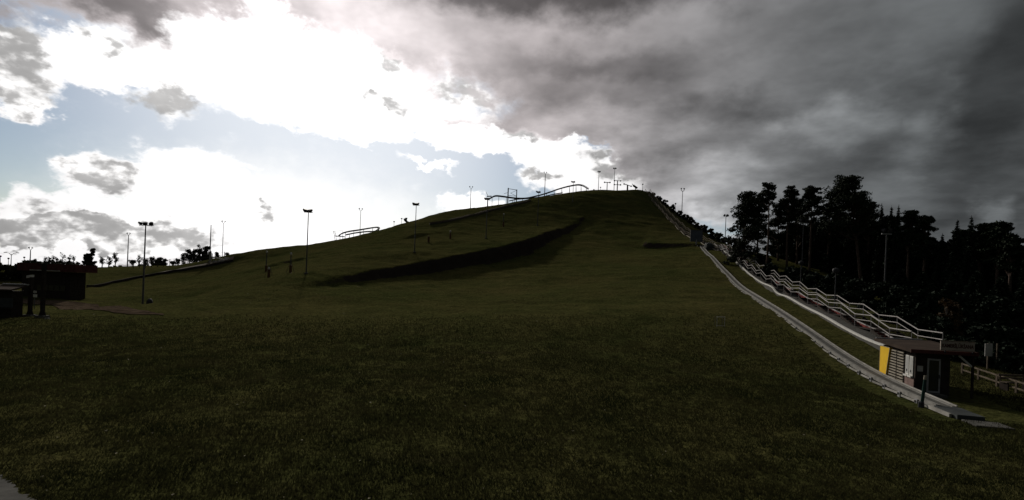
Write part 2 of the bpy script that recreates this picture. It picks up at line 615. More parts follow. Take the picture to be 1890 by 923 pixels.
# the hillside under the stairs and right of them
for px, py, d in ((1222, 383, 180), (1252, 408, 160), (1285, 432, 140), (1312, 449, 122), (1338, 466, 104)): cpx(px, py, d)
for px, py, d in ((1232, 385, 186), (1275, 412, 165), (1310, 434, 145), (1345, 452, 125)):
    cpx(px, py, d)
    p = P(px, py, d)
    CTRL.append((p.x + 25, p.y + 18, p.z - 11))
C = np.array(CTRL)
cb = bank_height(C[:, 0], C[:, 1])


def tps(r2): return 0.5 * r2 * np.log(r2 + 1e-9)


SC = 100.0
n = len(C)
A2 = ((C[:, None, :2] - C[None, :, :2]) / SC)
Kmat = tps((A2 ** 2).sum(2)) + np.eye(n) * 0.0006
Pm = np.hstack([np.ones((n, 1)), C[:, :2] / SC])
LHS = np.block([[Kmat, Pm], [Pm.T, np.zeros((3, 3))]])
sol = np.linalg.solve(LHS, np.concatenate([C[:, 2] - cb, np.zeros(3)]))


RUT = [P(484, 654, 27.5), P(560, 664, 26.4), P(640, 672, 25.7), P(740, 684, 24.9), P(830, 693, 24.4), P(906, 702, 23.8)]
RUT = [Vector((ray(px, py).x, 1.0, 0)) * (H / -ray(px, py).z) for px, py in ((484, 655), (560, 664), (640, 673), (740, 684), (830, 693), (906, 702))]


def height(X, Y):
    X = np.asarray(X, float); Y = np.asarray(Y, float)
    sh = X.shape
    x, y = X.ravel(), Y.ravel()
    z = np.zeros_like(x)
    for i in range(n):
        z += sol[i] * tps(((x - C[i, 0]) ** 2 + (y - C[i, 1]) ** 2) / SC ** 2)
    z += sol[n] + sol[n + 1] * x / SC + sol[n + 2] * y / SC
    z += bank_height(x, y)
    # far away the land is flat
    r = np.hypot(x, y - 140)
    w = np.clip((r - 230) / 130, 0, 1)
    w = w * w * (3 - 2 * w)
    z = z * (1 - w) + 2.5 * w
    # the even unevenness of a grazed slope, and low diagonal ripples across it
    amp = np.clip((y - 6) / 40, 0.35, 1) * (1 - w)
    z += amp * (0.22 * vnoise(x / 9.0, y / 9.0, 1) + 0.12 * vnoise(x / 3.4, y / 3.4, 2) + 0.06 * vnoise(x / 1.3, y / 1.3, 3))
    q = (x * 0.45 + y * 0.9)
    q2 = (x * 0.9 - y * 0.45)
    z += amp * 0.13 * vnoise(q / 1.7, q2 / 9.0, 4) * np.clip((y - 35) / 30, 0, 1)
    # a shallow rut in the lawn
    for a, b in zip(RUT[:-1], RUT[1:]):
        ab = np.array([b.x - a.x, b.y - a.y])
        t = np.clip(((x - a.x) * ab[0] + (y - a.y) * ab[1]) / (ab @ ab), 0, 1)
        dd = np.hypot(x - a.x - t * ab[0], y - a.y - t * ab[1])
        z -= 0.10 * np.exp(-(dd / 0.28) ** 2) * (0.55 + 0.45 * vnoise(x / 1.1, y / 1.1, 9))
    return z.reshape(sh)


def axis(parts):
    out = []
    for a, b, s in parts:
        k = max(1, int(round((b - a) / s)))
        out += list(np.linspace(a, b, k, endpoint=False))
    out.append(parts[-1][1])
    return np.array(out)


XS = axis([(-5000, -600, 400), (-600, -220, 30), (-220, -130, 5), (-130, -60, 1.3), (-60, 45, 0.7), (45, 85, 1.0), (85, 200, 5), (200, 600, 30), (600, 5000, 400)])
YS = axis([(-600, -60, 60), (-60, 0, 6), (0, 8, 1.0), (8, 45, 0.33), (45, 70, 0.6), (70, 250, 0.85), (250, 420, 5), (420, 900, 30), (900, 8000, 500)])
GX, GY = np.meshgrid(XS, YS)
GZ = height(GX, GY)


def gz(x, y):
    """height of the built ground sheet"""
    i = int(np.clip(np.searchsorted(XS, x) - 1, 0, len(XS) - 2))
    j = int(np.clip(np.searchsorted(YS, y) - 1, 0, len(YS) - 2))
    fx = (x - XS[i]) / (XS[i + 1] - XS[i]); fy = (y - YS[j]) / (YS[j + 1] - YS[j])
    return float((GZ[j, i] * (1 - fx) + GZ[j, i + 1] * fx) * (1 - fy) + (GZ[j + 1, i] * (1 - fx) + GZ[j + 1, i + 1] * fx) * fy)


def gz_np(x, y):
    i = np.clip(np.searchsorted(XS, x) - 1, 0, len(XS) - 2)
    j = np.clip(np.searchsorted(YS, y) - 1, 0, len(YS) - 2)
    fx = (x - XS[i]) / (XS[i + 1] - XS[i]); fy = (y - YS[j]) / (YS[j + 1] - YS[j])
    return (GZ[j, i] * (1 - fx) + GZ[j, i + 1] * fx) * (1 - fy) + (GZ[j + 1, i] * (1 - fx) + GZ[j + 1, i + 1] * fx) * fy


def foot(px, d, lift=0.0):
    """ground point that shows in photograph column px at depth d"""
    y = d * K
    u = (px - CX) / F
    x = u * y
    for _ in range(6):
        z = gz(x, y)
        x = (u * y - (z - H) * SR) / CR
    return Vector((x, y, gz(x, y) + lift))


def zat(p, py):
    """height above p at which the photograph row py lies"""
    return H + ((CY - py) / F * p.y + p.x * SR) / CR


def hit(px, py, d0=8, d1=230):
    """first ground point on a pixel's ray"""
    r = ray(px, py)
    y = d0 * K
    while y < d1 * K:
        if H + r.z * y <= gz(r.x * y, y):
            return Vector((r.x * y, y, gz(r.x * y, y)))
        y *= 1.004
    return foot(px, d1)


def ground_mat():
    m = bpy.data.materials.new('grass_ground')
    m.use_nodes = True
    t = m.node_tree
    p = t.nodes['Principled BSDF']
    p.inputs['Roughness'].default_value = 0.95
    p.inputs['Specular IOR Level'].default_value = 0.0
    c = t.nodes.new('ShaderNodeTexCoord')

    def nz(scale, detail=5, rough=0.55, sx=1, sy=1):
        mp = t.nodes.new('ShaderNodeMapping')
        mp.inputs['Scale'].default_value = (sx, sy, 1)
        t.links.new(c.outputs['Object'], mp.inputs['Vector'])
        q = t.nodes.new('ShaderNodeTexNoise')
        q.inputs['Scale'].default_value = scale
        q.inputs['Detail'].default_value = detail
        q.inputs['Roughness'].default_value = rough
        t.links.new(mp.outputs[0], q.inputs['Vector'])
        return q.outputs[0]

    def ramp(s, a, b, ca, cb2):
        r = t.nodes.new('ShaderNodeValToRGB')
        r.color_ramp.elements[0].position = a
        r.color_ramp.elements[1].position = b
        r.color_ramp.elements[0].color = (*ca, 1)
        r.color_ramp.elements[1].color = (*cb2, 1)
        t.links.new(s, r.inputs[0])
        return r.outputs[0]

    def mix(f, a, b, mode='MIX'):
        q = t.nodes.new('ShaderNodeMix')
        q.data_type = 'RGBA'; q.blend_type = mode
        if isinstance(f, float): q.inputs[0].default_value = f
        else: t.links.new(f, q.inputs[0])
        for i, x in ((6, a), (7, b)):
            if isinstance(x, tuple): q.inputs[i].default_value = (*x, 1)
            else: t.links.new(x, q.inputs[i])
        return q.outputs[2]
    big = nz(0.06, 5, 0.6)
    midn = nz(0.4, 6, 0.65)
    fine = nz(3.2, 6, 0.7)
    g1 = ramp(big, 0.35, 0.65, (0.046, 0.058, 0.018), (0.096, 0.084, 0.032))
    g2 = ramp(midn, 0.3, 0.72, (0.032, 0.040, 0.014), (0.108, 0.100, 0.038))
    col = mix(0.5, g1, g2)
    tuft = ramp(fine, 0.34, 0.6, (0.45, 0.45, 0.45), (1.15, 1.15, 1.1))
    col = mix(1.0, col, tuft, 'MULTIPLY')
    a = t.nodes.new('ShaderNodeAttribute')
    a.attribute_name = 'soil_and_shade'
    soil_and_shade = ramp(midn, 0.3, 0.7, (0.028, 0.023, 0.019), (0.045, 0.036, 0.028))  # bare bank earth; its dark tone also paints the steep face's shade
    fac = t.nodes.new('ShaderNodeMath'); fac.operation = 'MULTIPLY_ADD'
    t.links.new(fine, fac.inputs[0]); fac.inputs[1].default_value = 0.5
    t.links.new(a.outputs['Fac'], fac.inputs[2])
    worn = ramp(nz(0.22, 6, 0.7, 1.0, 2.2), 0.60, 0.72, (0, 0, 0), (0.75, 0.75, 0.75))
    col = mix(worn, col, (0.050, 0.041, 0.026))
    st = ramp(fac.outputs[0], 0.55, 0.85, (0, 0, 0), (1, 1, 1))
    col = mix(st, col, soil_and_shade)
    t.links.new(col, p.inputs['Base Color'])
    b = t.nodes.new('ShaderNodeBump')
    b.inputs['Strength'].default_value = 0.9
    b.inputs['Distance'].default_value = 0.2
    hsum = t.nodes.new('ShaderNodeMath'); hsum.operation = 'ADD'
    t.links.new(fine, hsum.inputs[0]); t.links.new(midn, hsum.inputs[1])
    t.links.new(hsum.outputs[0], b.inputs['Height'])
    t.links.new(b.outputs[0], p.inputs['Normal'])
    return m


ny, nx = GX.shape
gv = np.stack([GX.ravel(), GY.ravel(), GZ.ravel()], 1).astype(np.float32)
ii = (np.arange(ny - 1)[:, None] * nx + np.arange(nx - 1)[None, :]).ravel()
quads = np.stack([ii, ii + 1, ii + nx + 1, ii + nx], 1).astype(np.int32)
gm = bpy.data.meshes.new('ground')
gm.vertices.add(len(gv)); gm.loops.add(quads.size); gm.polygons.add(len(quads))
gm.vertices.foreach_set('co', gv.ravel())
gm.loops.foreach_set('vertex_index', quads.ravel())
gm.polygons.foreach_set('loop_start', np.arange(0, quads.size, 4, dtype=np.int32))
gm.polygons.foreach_set('loop_total', np.full(len(quads), 4, dtype=np.int32))
gm.polygons.foreach_set('use_smooth', np.ones(len(quads), dtype=bool))
gm.update(calc_edges=True)
at = gm.attributes.new('soil_and_shade', 'FLOAT', 'POINT')
bsl = np.zeros(GX.shape)
bh0 = bank_height(GX, GY)
gy_, gx_ = np.gradient(bh0, YS, XS)
steep = np.hypot(gx_, gy_)
at.data.foreach_set('value', np.clip((steep - 0.25) / 0.5, 0, 1).astype(np.float32).ravel())
gm.materials.append(ground_mat())
ground = bpy.data.objects.new('ground', gm)
COL.objects.link(ground)
tag(ground, 'dark green grass ski slope and lawn below it', 'ground', kind='structure')


# ------------------------------------------------------------------ lawn blades (nearest part), fallen leaves
def grass_blades():
    N = 520000
    y = 9.0 + 44.0 * RNG.random(N) ** 1.25
    x = (RNG.random(N) * 2 - 1) * (y * 1.12 + 4)
    cl = vnoise(x / 0.55, y / 0.55, 21) + 0.6 * vnoise(x / 2.2, y / 2.2, 22)
    keep = (cl + RNG.random(N) * 1.6 > -0.15) & (RNG.random(N) > np.clip((y - 26) / 27, 0, 1))
    x, y, cl = x[keep], y[keep], cl[keep]
    # leave the conveyor, booth and path strip free
    zz = -H
    pu = CX + F * (x * CR + zz * SR) / y
    pv = CY - F * (-x * SR + zz * CR) / y
    free = ~((x > 0.28 * y + 12.6) & (x < 0.28 * y + 18) & (y > 21)) & ~(pv > 872 + (pu + 10) * 0.76)
    x, y, cl = x[free], y[free], cl[free]
    z = gz_np(x, y)
    k = len(x)
    L = (0.05 + 0.06 * RNG.random(k)) * (1 + 0.35 * np.clip(cl, -0.5, 1)) * (1 + y / 60)
    wd = (0.006 + 0.006 * RNG.random(k)) * (1 + y / 22)
    th = RNG.random(k) * 2 * np.pi
    ln = 0.25 + 0.6 * RNG.random(k)
    ph = RNG.random(k) * 2 * np.pi
    base = np.stack([x, y, z - 0.01], 1)
    sv = np.stack([np.cos(th) * wd, np.sin(th) * wd, np.zeros(k)], 1)
    tip = base + np.stack([np.cos(ph) * ln * L, np.sin(ph) * ln * L, L], 1)
    V = np.stack([base - sv, base + sv, tip], 1).reshape(-1, 3)
    o = np_mesh('grass', V, 3, M['blade'])
    tag(o, 'short tufted lawn grass in front of the hill', 'grass', kind='stuff')


grass_blades()


def fallen_leaves():
    N = 260
    y = 11 + 90 * RNG.random(N) ** 1.4
    x = (RNG.random(N) * 2 - 1) * y * 0.98
    z = gz_np(x, y) + 0.035
    s = (0.014 + 0.028 * RNG.random(N) ** 2) * (1 + y / 45)
    th = RNG.random(N) * 2 * np.pi
    V = []
    for i in range(N):
        c, q = math.cos(th[i]) * s[i], math.sin(th[i]) * s[i]
        t = random.uniform(-0.4, 0.4) * s[i]
        V += [(x[i] - c, y[i] - q, z[i]), (x[i] + q * .7, y[i] - c * .7, z[i] + t), (x[i] + c, y[i] + q, z[i] + abs(t)), (x[i] - q * .7, y[i] + c * .7, z[i] - t * .3)]
    o = np_mesh('fallen_leaves', np.array(V), 4, M['dryleaf'])
    tag(o, 'pale fallen leaves and scraps scattered over the lawn', 'leaves', kind='stuff')


fallen_leaves()


def strip(name, left, right, m, lift, nsub=24, nw=12):
    """a sheet that follows the ground between two pixel polylines"""
    def walk(pl):
        pts = [hit(*q) for q in pl]
        out = []
        for a, b in zip(pts[:-1], pts[1:]):
            for i in range(nsub): out.append(a.lerp(b, i / nsub))
        out.append(pts[-1])
        return out
    A, B = walk(left), walk(right)
    mb = MB()
    rows = []
    for k, (a, b) in enumerate(zip(A, B)):
        row = []
        for j in range(nw + 1):
            p = a.lerp(b, j / nw)
            if j in (0, nw):
                p = p + Vector((random.uniform(-.05, .05), random.uniform(-.06, .06), 0))
            row.append((p.x, p.y, gz(p.x, p.y) + lift))
        rows.append(row)
    vs = [p for r in rows for p in r]
    w = nw + 1
    fs = [(i * w + j, i * w + j + 1, (i + 1) * w + j + 1, (i + 1) * w + j) for i in range(len(rows) - 1) for j in range(nw)]
    mb.add(vs, fs)
    return mb.build(name, m)


tag(strip('path', [(30, 550), (100, 555), (180, 563), (250, 572), (300, 580)], [(30, 562), (95, 563), (165, 572), (235, 581), (304, 583)], M['sand'], 0.07), 'sandy footpath worn through the grass below the mast', 'path', kind='structure')
tag(strip('pavement', [(-60, 842), (-10, 876), (22, 900), (60, 932), (110, 975)], [(-400, 860), (-330, 900), (-260, 950), (-200, 1010), (-100, 1100)], M['concrete'], 0.06), 'grey concrete pavement at the corner of the lawn', 'pavement', kind='structure')

# ------------------------------------------------------------------ light masts
MASTG = 'floodlight masts beside the slope'
ZV = Vector((0, 0, 1))


def mast(px, d, top, label, style='flood', r=0.11, group=MASTG, yaw=0.0, base=True, name='light_mast', lean=0.0):
    p = foot(px, d)
    z1 = zat(p, top)
    hgt = z1 - p.z
    r *= 1.25
    t = thing(name, p, label, 'lamp', group)
    e = p + ZV * hgt + Vector((lean, 0, 0))
    MB().tube([p - ZV * 0.3, p.lerp(e, 0.4), p.lerp(e, 0.8), e], [r, r * 0.85, r * 0.65, r * 0.55], 8).build('pole', M['polemetal'], t)
    if base:
        MB().lathe(p - ZV * 0.15, [(r * 2.6, 0), (r * 2.6, 0.28), (r * 1.5, 0.34)], 10).build('footing', M['concrete'], t)
    cx, sx = math.cos(yaw), math.sin(yaw)
    ax = Vector((cx, sx, 0)); fx = Vector((-sx, cx, 0))

    def head(c, tilt, turn, w=0.62, h=0.46, dp=0.28):
        f = (fx * math.cos(turn) + ax * math.sin(turn))
        sd_ = f.cross(ZV).normalized()
        dirv_ = (f * math.cos(tilt) - ZV * math.sin(tilt)).normalized()
        up_ = sd_.cross(dirv_).normalized()
        mb = MB()
        # tapered lamp housing: small back, wide front with a rim
        a = [c - dirv_ * dp + sd_ * x * w * 0.28 + up_ * y * h * 0.28 for x, y in ((-1, -1), (1, -1), (1, 1), (-1, 1))]
        b = [c + dirv_ * dp + sd_ * x * w * 0.5 + up_ * y * h * 0.5 for x, y in ((-1, -1), (1, -1), (1, 1), (-1, 1))]
        cfr = [q + dirv_ * 0.06 for q in b]
        mb.add(a + b + cfr, [(3, 2, 1, 0), (0, 1, 5, 4), (1, 2, 6, 5), (2, 3, 7, 6), (3, 0, 4, 7), (4, 5, 9, 8), (5, 6, 10, 9), (6, 7, 11, 10), (7, 4, 8, 11), (8, 9, 10, 11)])
        mb.beam(c - up_ * h * 0.5, c - ZV * 0.45, 0.06, 0.06)
        return mb.build('lamp_head', M['darkmetal'], t)
    if style == 'flood3':
        MB().beam(e - ax * 1.05, e + ax * 1.05, 0.1, 0.1).build('crossarm', M['darkmetal'], t)
        for k, tu in ((-1, 0.9), (0, 2.9), (1, -0.8)):
            head(e + ax * k * 0.95 + ZV * 0.34, 0.45, tu + math.pi * 0)
    elif style == 'flood2':
        MB().beam(e - ax * 0.75, e + ax * 0.75, 0.1, 0.1).build('crossarm', M['darkmetal'], t)
        for k, tu in ((-1, 2.3), (0.55, -2.6)):
            head(e + ax * k * 0.6 + ZV * 0.36, 0.5, tu, 0.75, 0.52, 0.34)
    elif style == 'fork':
        mb = MB()
        for k in (-1, 1):
            mb.tube([e - ZV * 0.1, e + ax * 0.42 * k + ZV * 0.25, e + ax * 0.5 * k + ZV * 0.75], 0.06, 6)
        mb.build('fork', M['polemetal'], t)
        for k in (-1, 1):
            head(e + ax * 0.55 * k + ZV * 0.8, 0.9, k * 1.2, 0.36, 0.3, 0.2)
    elif style == 'flat':
        MB().beam(e - ax * 0.5, e + ax * 0.5, 0.12, 0.1).build('crossarm', M['darkmetal'], t)
        for k in (-1, 1):
            head(e + ax * 0.42 * k + ZV * 0.1, 1.2, k * 1.1, 0.75, 0.5, 0.3)
    elif style == 'ring':
        MB().tube([e + ax * 0.62 * math.cos(g) + ZV * (0.6 + 0.6 * math.sin(g)) for g in [math.pi * (0.75 + 1.5 * k / 12) for k in range(13)]], 0.1, 6).build('ring_bracket', M['darkmetal'], t)
        for k in (-1, 1):
            head(e + ax * 0.5 * k + ZV * 1.05, 0.6, k * 1.3, 0.5, 0.4, 0.22)
    elif style == 'arms':
        mb = MB()
        for k in (-1, 1):
            mb.tube([e - ZV * 0.5, e + ax * 0.9 * k + ZV * 0.35, e + ax * 2.1 * k + ZV * 0.55], 0.09, 6)
        mb.build('bracket', M['polemetal'], t)
        for k in (-1, 1):
            MB().box(e + ax * 2.4 * k + ZV * 0.56, ax * 0.45, fx * 0.2, ZV * 0.12).build('lamp_head', M['darkmetal'], t)
    elif style == 'bar':
        MB().beam(e - ax * 0.7, e + ax * 0.7, 0.12, 0.14).build('crossarm', M['galv'], t)
        for k in (-1, 1):
            head(e + ax * 0.5 * k + ZV * 0.55, 0.3, k * 0.6 + math.pi, 0.42, 0.5, 0.2)
    elif style == 'ball':
        MB().lathe(e, [(0.1, -0.15), (0.3, 0.0), (0.36, 0.22), (0.3, 0.42), (0.08, 0.52)], 10).build('lamp_head', M['darkmetal'], t)
    return t


mast(263, 70, 416, 'tall dark mast with three floodlights beside the sandy path', 'flood3', 0.12)
mast(565, 78, 392, 'tall slim mast with two floodlights behind the padded posts', 'flood2', 0.10, yaw=0.3)
mast(765, 100, 379, 'mast with a dark double floodlight halfway along the long earth bank', 'flood2', 0.10)
mast(897, 120, 369, 'floodlight mast on the slope beside the steel gantry', 'flood2', 0.10)
mast(992, 143, 356, 'floodlight mast whose lamps show just over the elevated track', 'flood2', 0.10, yaw=0.2)
mast(1057, 168, 337, 'floodlight mast under the highest bend of the elevated track', 'flood2', 0.10)
mast(55, 150, 461, 'far forked lamp post above the dark pavilion', 'fork', 0.16, 'lamp posts in the flat land beyond')
mast(20, 165, 469, 'far street lamp with two long outstretched arms', 'arms', 0.12, 'lamp posts in the flat land beyond')
mast(0, 160, 474, 'far street lamp at the edge of the tree line', 'ball', 0.12, 'lamp posts in the flat land beyond')
mast(44, 175, 476, 'low lamp post between the two-armed lamp and the forked lamp', 'ball', 0.1, 'lamp posts in the flat land beyond')
mast(15, 172, 478, 'low lamp post just behind the two-armed street lamp', 'ball', 0.1, 'lamp posts in the flat land beyond')
mast(235, 172, 434, 'tall thin forked mast in the field behind the left track', 'fork', 0.17)
mast(387, 147, 415, 'thick bare pole beside the white boom barrier', 'plain', 0.17)
mast(410, 160, 412, 'thin forked mast behind the bare pole and white boom', 'fork', 0.10)
mast(664, 162, 389, 'thin forked mast rising through the looped rail track', 'fork', 0.10)
mast(868, 177, 348, 'tall forked mast on the ridge before the gantry', 'fork', 0.12)
mast(1005, 188, 321, 'tall forked mast on the ridge beside the elevated track', 'fork', 0.15)
mast(1104, 203, 317, 'flat-headed mast on the hilltop next to the lift poles', 'flat', 0.12, yaw=0.2)
mast(1133, 205, 311, 'tallest flat-headed mast on the hilltop by the double crossbar pylon', 'flat', 0.12, yaw=-0.2)
mast(1258, 166, 353, 'mast with a ring-shaped lamp bracket above the hillside stairs', 'ring', 0.13)
mast(1246, 170, 377, 'short round-headed lamp next to the ring-bracket mast', 'ball', 0.09)
mast(1186, 201, 341, 'small round-headed lamp at the very top of the stairs', 'ball', 0.09)
mast(1338, 126, 398, 'slim mast standing against the gap beside the first pine', 'flat', 0.11)
mast(1632, 60, 432, 'tall mast with a white bar and two lamps before the dark forest', 'bar', 0.10)
mast(1479, 74, 412, 'tall mast with one lamp bar standing among the pine trunks', 'bar', 0.08)
for px, d, top, lb in ((1540, 47, 503, 'low path lamp behind the stairs near the forest edge'), (1477, 62, 488, 'low path lamp beside the stairs, farther up the hill')):
    mast(px, d, top, lb, 'ball', 0.06, 'path lamps behind the stairs')


# ------------------------------------------------------------------ padded posts on the slope
def padded_post(px, d, top, label, second=True):
    p = foot(px, d)
    z1 = zat(p, top)
    t = thing('padded_post', p, label, 'post', 'padded posts on the grass slope')
    MB().tube([p - ZV * 0.2, Vector((p.x, p.y, z1))], [0.12, 0.10], 8).build('pole', M['polemetal'], t)
    MB().lathe(p - ZV * 0.1, [(0.26, 0), (0.28, 0.9), (0.26, 1.7), (0.14, 1.75)], 10).build('pad', M['pad'], t)
    MB().lathe(Vector((p.x, p.y, z1)), [(0.14, -0.1), (0.22, 0.05), (0.22, 0.3), (0.1, 0.42)], 8).build('cap', M['white'], t)
    if second:
        mb = MB()
        for k in (-1, 1):
            mb.beam(p + Vector((0.9 * k, 0, 0)) - ZV * 0.1, p + Vector((0.1 * k, 0, 2.2)), 0.06, 0.06)
        mb.build('brace', M['wood'], t)


padded_post(496, 84, 497, 'padded post with white cap nearest the end of the long bank')
padded_post(491, 100, 466, 'thin padded post with white cap behind the nearest padded post', False)
padded_post(536, 84, 470, 'tall padded post with braces left of the two-lamp mast')
padded_post(791, 116, 441, 'dark padded post just past the double floodlight mast', False)
padded_post(831, 121, 428, 'padded post on the slope above the middle of the bank', False)
padded_post(929, 140, 396, 'padded post below the gantry on the upper slope', False)

# ------------------------------------------------------------------ rail tracks on the ridge
def frames(pts, up=ZV):
    out = []
    for i, p in enumerate(pts):
        t = (pts[min(i + 1, len(pts) - 1)] - pts[max(i - 1, 0)])
        t.z = 0
        if t.length < 1e-6: t = Vector((1, 0, 0))
        t.normalize()
        out.append((p, Vector((t.y, -t.x, 0)), up))
    return out


def dense(pts, n=6):
    """Catmull-Rom through the points"""
    out = []
    for i in range(len(pts) - 1):
        p0, p1, p2, p3 = pts[max(i - 1, 0)], pts[i], pts[i + 1], pts[min(i + 2, len(pts) - 1)]
        for k in range(n):
            t = k / n
            out.append(0.5 * ((2 * p1) + (p2 - p0) * t + (2 * p0 - 5 * p1 + 4 * p2 - p3) * t * t + (3 * p1 - p0 - 3 * p2 + p3) * t ** 3))
    out.append(pts[-1])
    return out


def rail_track(name, pix, label, spine=0.34, gauge=0.7, every=4, guard=True):
    pts = dense([P(*q) for q in pix], 4)
    fr = frames(pts)
    base = Vector((pts[0].x, pts[0].y, gz(pts[0].x, pts[0].y)))
    t = thing(name, base, label, 'rail track')
    MB().section(fr, [(-0.16, -spine), (0.16, -spine), (0.16, 0), (-0.16, 0)]).build('spine', M['trackmetal'], t)
    for k in (-1, 1):
        MB().tube([p + s * gauge * 0.5 * k + u * 0.12 for p, s, u in fr], 0.11, 6).build('rail', M['trackmetal'], t)
    for i, (p, s, u) in enumerate(fr):
        if i % 2 == 0:
            MB().beam(p - s * gauge * 0.55 + u * 0.03, p + s * gauge * 0.55 + u * 0.03, 0.12, 0.08).build('tie', M['trackmetal'], t)
        if i % every == every // 2:
            g = gz(p.x, p.y)
            if p.z - spine - g > 0.15:
                mb = MB().tube([Vector((p.x, p.y, g - 0.3)), p - u * spine * 0.6], 0.09, 6)
                mb.beam(Vector((p.x, p.y, g - 0.2)) + s * 0.7, p - u * (spine + 0.05), 0.08, 0.08)
                mb.build('support', M['trackmetal'], t)
    return t


rail_track('elevated_rail_track', [(897, 366, 183), (904, 366, 183.2), (914, 361.5, 183.5), (928, 362.5, 184), (942, 364.5, 184.5), (957, 366, 185), (972, 365.5, 186), (988, 362, 187.5), (1002, 358.5, 189), (1016, 354, 190), (1030, 349, 191.5),
                                   (1044, 345, 193), (1058, 342, 194.5), (1068, 341, 195.5), (1077, 343, 196.5), (1086, 348.5, 197.5)],
           'dark elevated rail track humping along the ridge below the hilltop', 0.42, 0.8)
rail_track('elevated_rail_track', [(940, 371, 183), (955, 368, 184), (975, 366.5, 186), (1000, 363.5, 188), (1020, 359, 190), (1038, 356, 191)],
           'low second rail track running just beneath the humped one', 0.2, 0.6)
rail_track('looped_rail_track', [(625, 435, 157.5), (632, 430.5, 158), (645, 427, 158.6), (662, 424.5, 159.5), (680, 421.5, 160.5), (694, 419.5, 162), (699, 420.5, 164), (698, 424, 166), (690, 427, 166), (676, 427.5, 164), (655, 430, 162), (638, 433.5, 160)],
           'looped rail track with a rounded end on the lower ridge', 0.3, 0.7)
# landing frame at the end of the loop
p0 = foot(619, 156.5)
t = thing('loading_frame', p0, 'small steel loading frame at the tip of the looped track', 'frame')
mb = MB()
for dx in (0, 2.6):
    for dy in (0, 1.6):
        mb.beam(p0 + Vector((dx, dy, -0.3)), p0 + Vector((dx - 0.5 * (dx == 0), dy, 1.6)), 0.12, 0.12)
mb.build('legs', M['trackmetal'], t)
MB().box(p0 + Vector((1.3, 0.8, 1.6)), (1.6, 0, 0), (0, 0.9, 0), (0, 0, 0.1)).build('platform', M['wood'], t)
mb = MB()
mb.beam(p0 + Vector((-0.3, 0, 1.6)), p0 + Vector((-1.0, 0, 3.4)), 0.12, 0.12)
mb.beam(p0 + Vector((-0.3, 1.6, 1.6)), p0 + Vector((-1.0, 1.6, 3.4)), 0.12, 0.12)
mb.beam(p0 + Vector((-1.0, 0, 3.3)), p0 + Vector((2.6, 0, 3.6)), 0.07, 0.07)
mb.beam(p0 + Vector((2.6, 0, 1.6)), p0 + Vector((2.6, 0, 3.6)), 0.07, 0.07)
mb.build('railing', M['galv'], t)

# steel gantry standing over the elevated track
pL, pR = foot(937, 182.5), foot(953, 184.5)
t = thing('steel_gantry', pL, 'square dark steel gantry standing astride the elevated track', 'gantry')
zl, zr = zat(pL, 347), zat(pR, 350)
TL, TR = Vector((pL.x, pL.y, zl)), Vector((pR.x, pR.y, zr))
MB().tube([pL - ZV * 0.3, TL], 0.24, 8).build('post', M['trackmetal'], t)
MB().tube([pR - ZV * 0.3, TR], 0.2, 8).build('post', M['trackmetal'], t)
MB().beam(TL - ZV * 0.3, TR - ZV * 0.2, 0.16, 0.18).build('crossbeam', M['trackmetal'], t)
hm = (zl - pL.z)
MB().beam(TL - ZV * hm * 0.45, TR - ZV * hm * 0.42, 0.14, 0.14).build('crossbeam', M['trackmetal'], t)
MB().beam(TR - ZV * 0.3, (TL + TR) / 2 - ZV * hm * 0.27 - Vector((0.8, 0, 0)), 0.12, 0.12).build('brace', M['trackmetal'], t)
MB().beam((TL + TR) / 2 - ZV * hm * 0.27 - Vector((0.8, 0, 0)), TR - ZV * hm * 0.42, 0.12, 0.12).build('brace', M['trackmetal'], t)
MB().beam(TL - ZV * hm * 0.28, TL - ZV * hm * 0.36 - Vector((1.8, 0, 0)), 0.12, 0.12).build('brace', M['trackmetal'], t)
# chair standing at the free end of the track
q0 = P(903, 363, 183)
t = thing('track_sled', q0 - ZV * 0.2, 'small sled with raised back parked at the end of the elevated track', 'sled')
MB().box(q0 + Vector((0, 0, 0.15)), (1.0, 0, 0.1), (0, 0.4, 0), (0, 0, 0.16)).build('seat', M['darkmetal'], t)
MB().beam(q0 + Vector((-0.5, 0, 0.2)), q0 + Vector((-1.5, 0, 2.0)), 0.5, 0.16).build('backrest', M['darkmetal'], t)
sup = foot(900, 182.5)
t = thing('track_pillar', sup, 'slim flared pillar carrying the free end of the elevated track', 'pillar')
MB().tube([sup - ZV * 0.3, sup + ZV * 1.2, Vector((sup.x, sup.y, P(900, 367, 182.5).z))], [0.32, 0.16, 0.1], 8).build('column', M['trackmetal'], t)
MB().box(Vector((sup.x, sup.y, P(900, 367, 182.5).z)), (0.9, 0, 0), (0, 0.4, 0), (0, 0, 0.14)).build('head_plate', M['trackmetal'], t)

# track lying on the ground along the upper edge of the slope
def ground_track(name, cols, label, lift, w, m, kerb=0.35):
    pts = [hit(*q) for q in cols]
    pts = [Vector((p.x, p.y, gz(p.x, p.y) + lift)) for p in dense(pts, 5)]
    fr = frames(pts)
    t = thing(name, Vector((pts[0].x, pts[0].y, pts[0].z - lift)), label, 'track')
    MB().section(fr, [(-w / 2, -lift - 0.3), (w / 2, -lift - 0.3), (w / 2, 0), (-w / 2, 0)]).build('bed', m, t)
    for k in (-1, 1):
        MB().section([(p + s * k * w / 2, s, u) for p, s, u in fr], [(-0.08, -0.2), (0.08, -0.2), (0.08, kerb), (-0.08, kerb)]).build('kerb', M['wood'], t)
    return t


ground_track('sled_run', [(793, 415), (826, 409.5), (856, 403), (886, 395), (915, 387), (945, 379.5), (978, 371)], 'pale sled run lying on the grass under the ridge', 0.25, 1.5, M['concrete'])

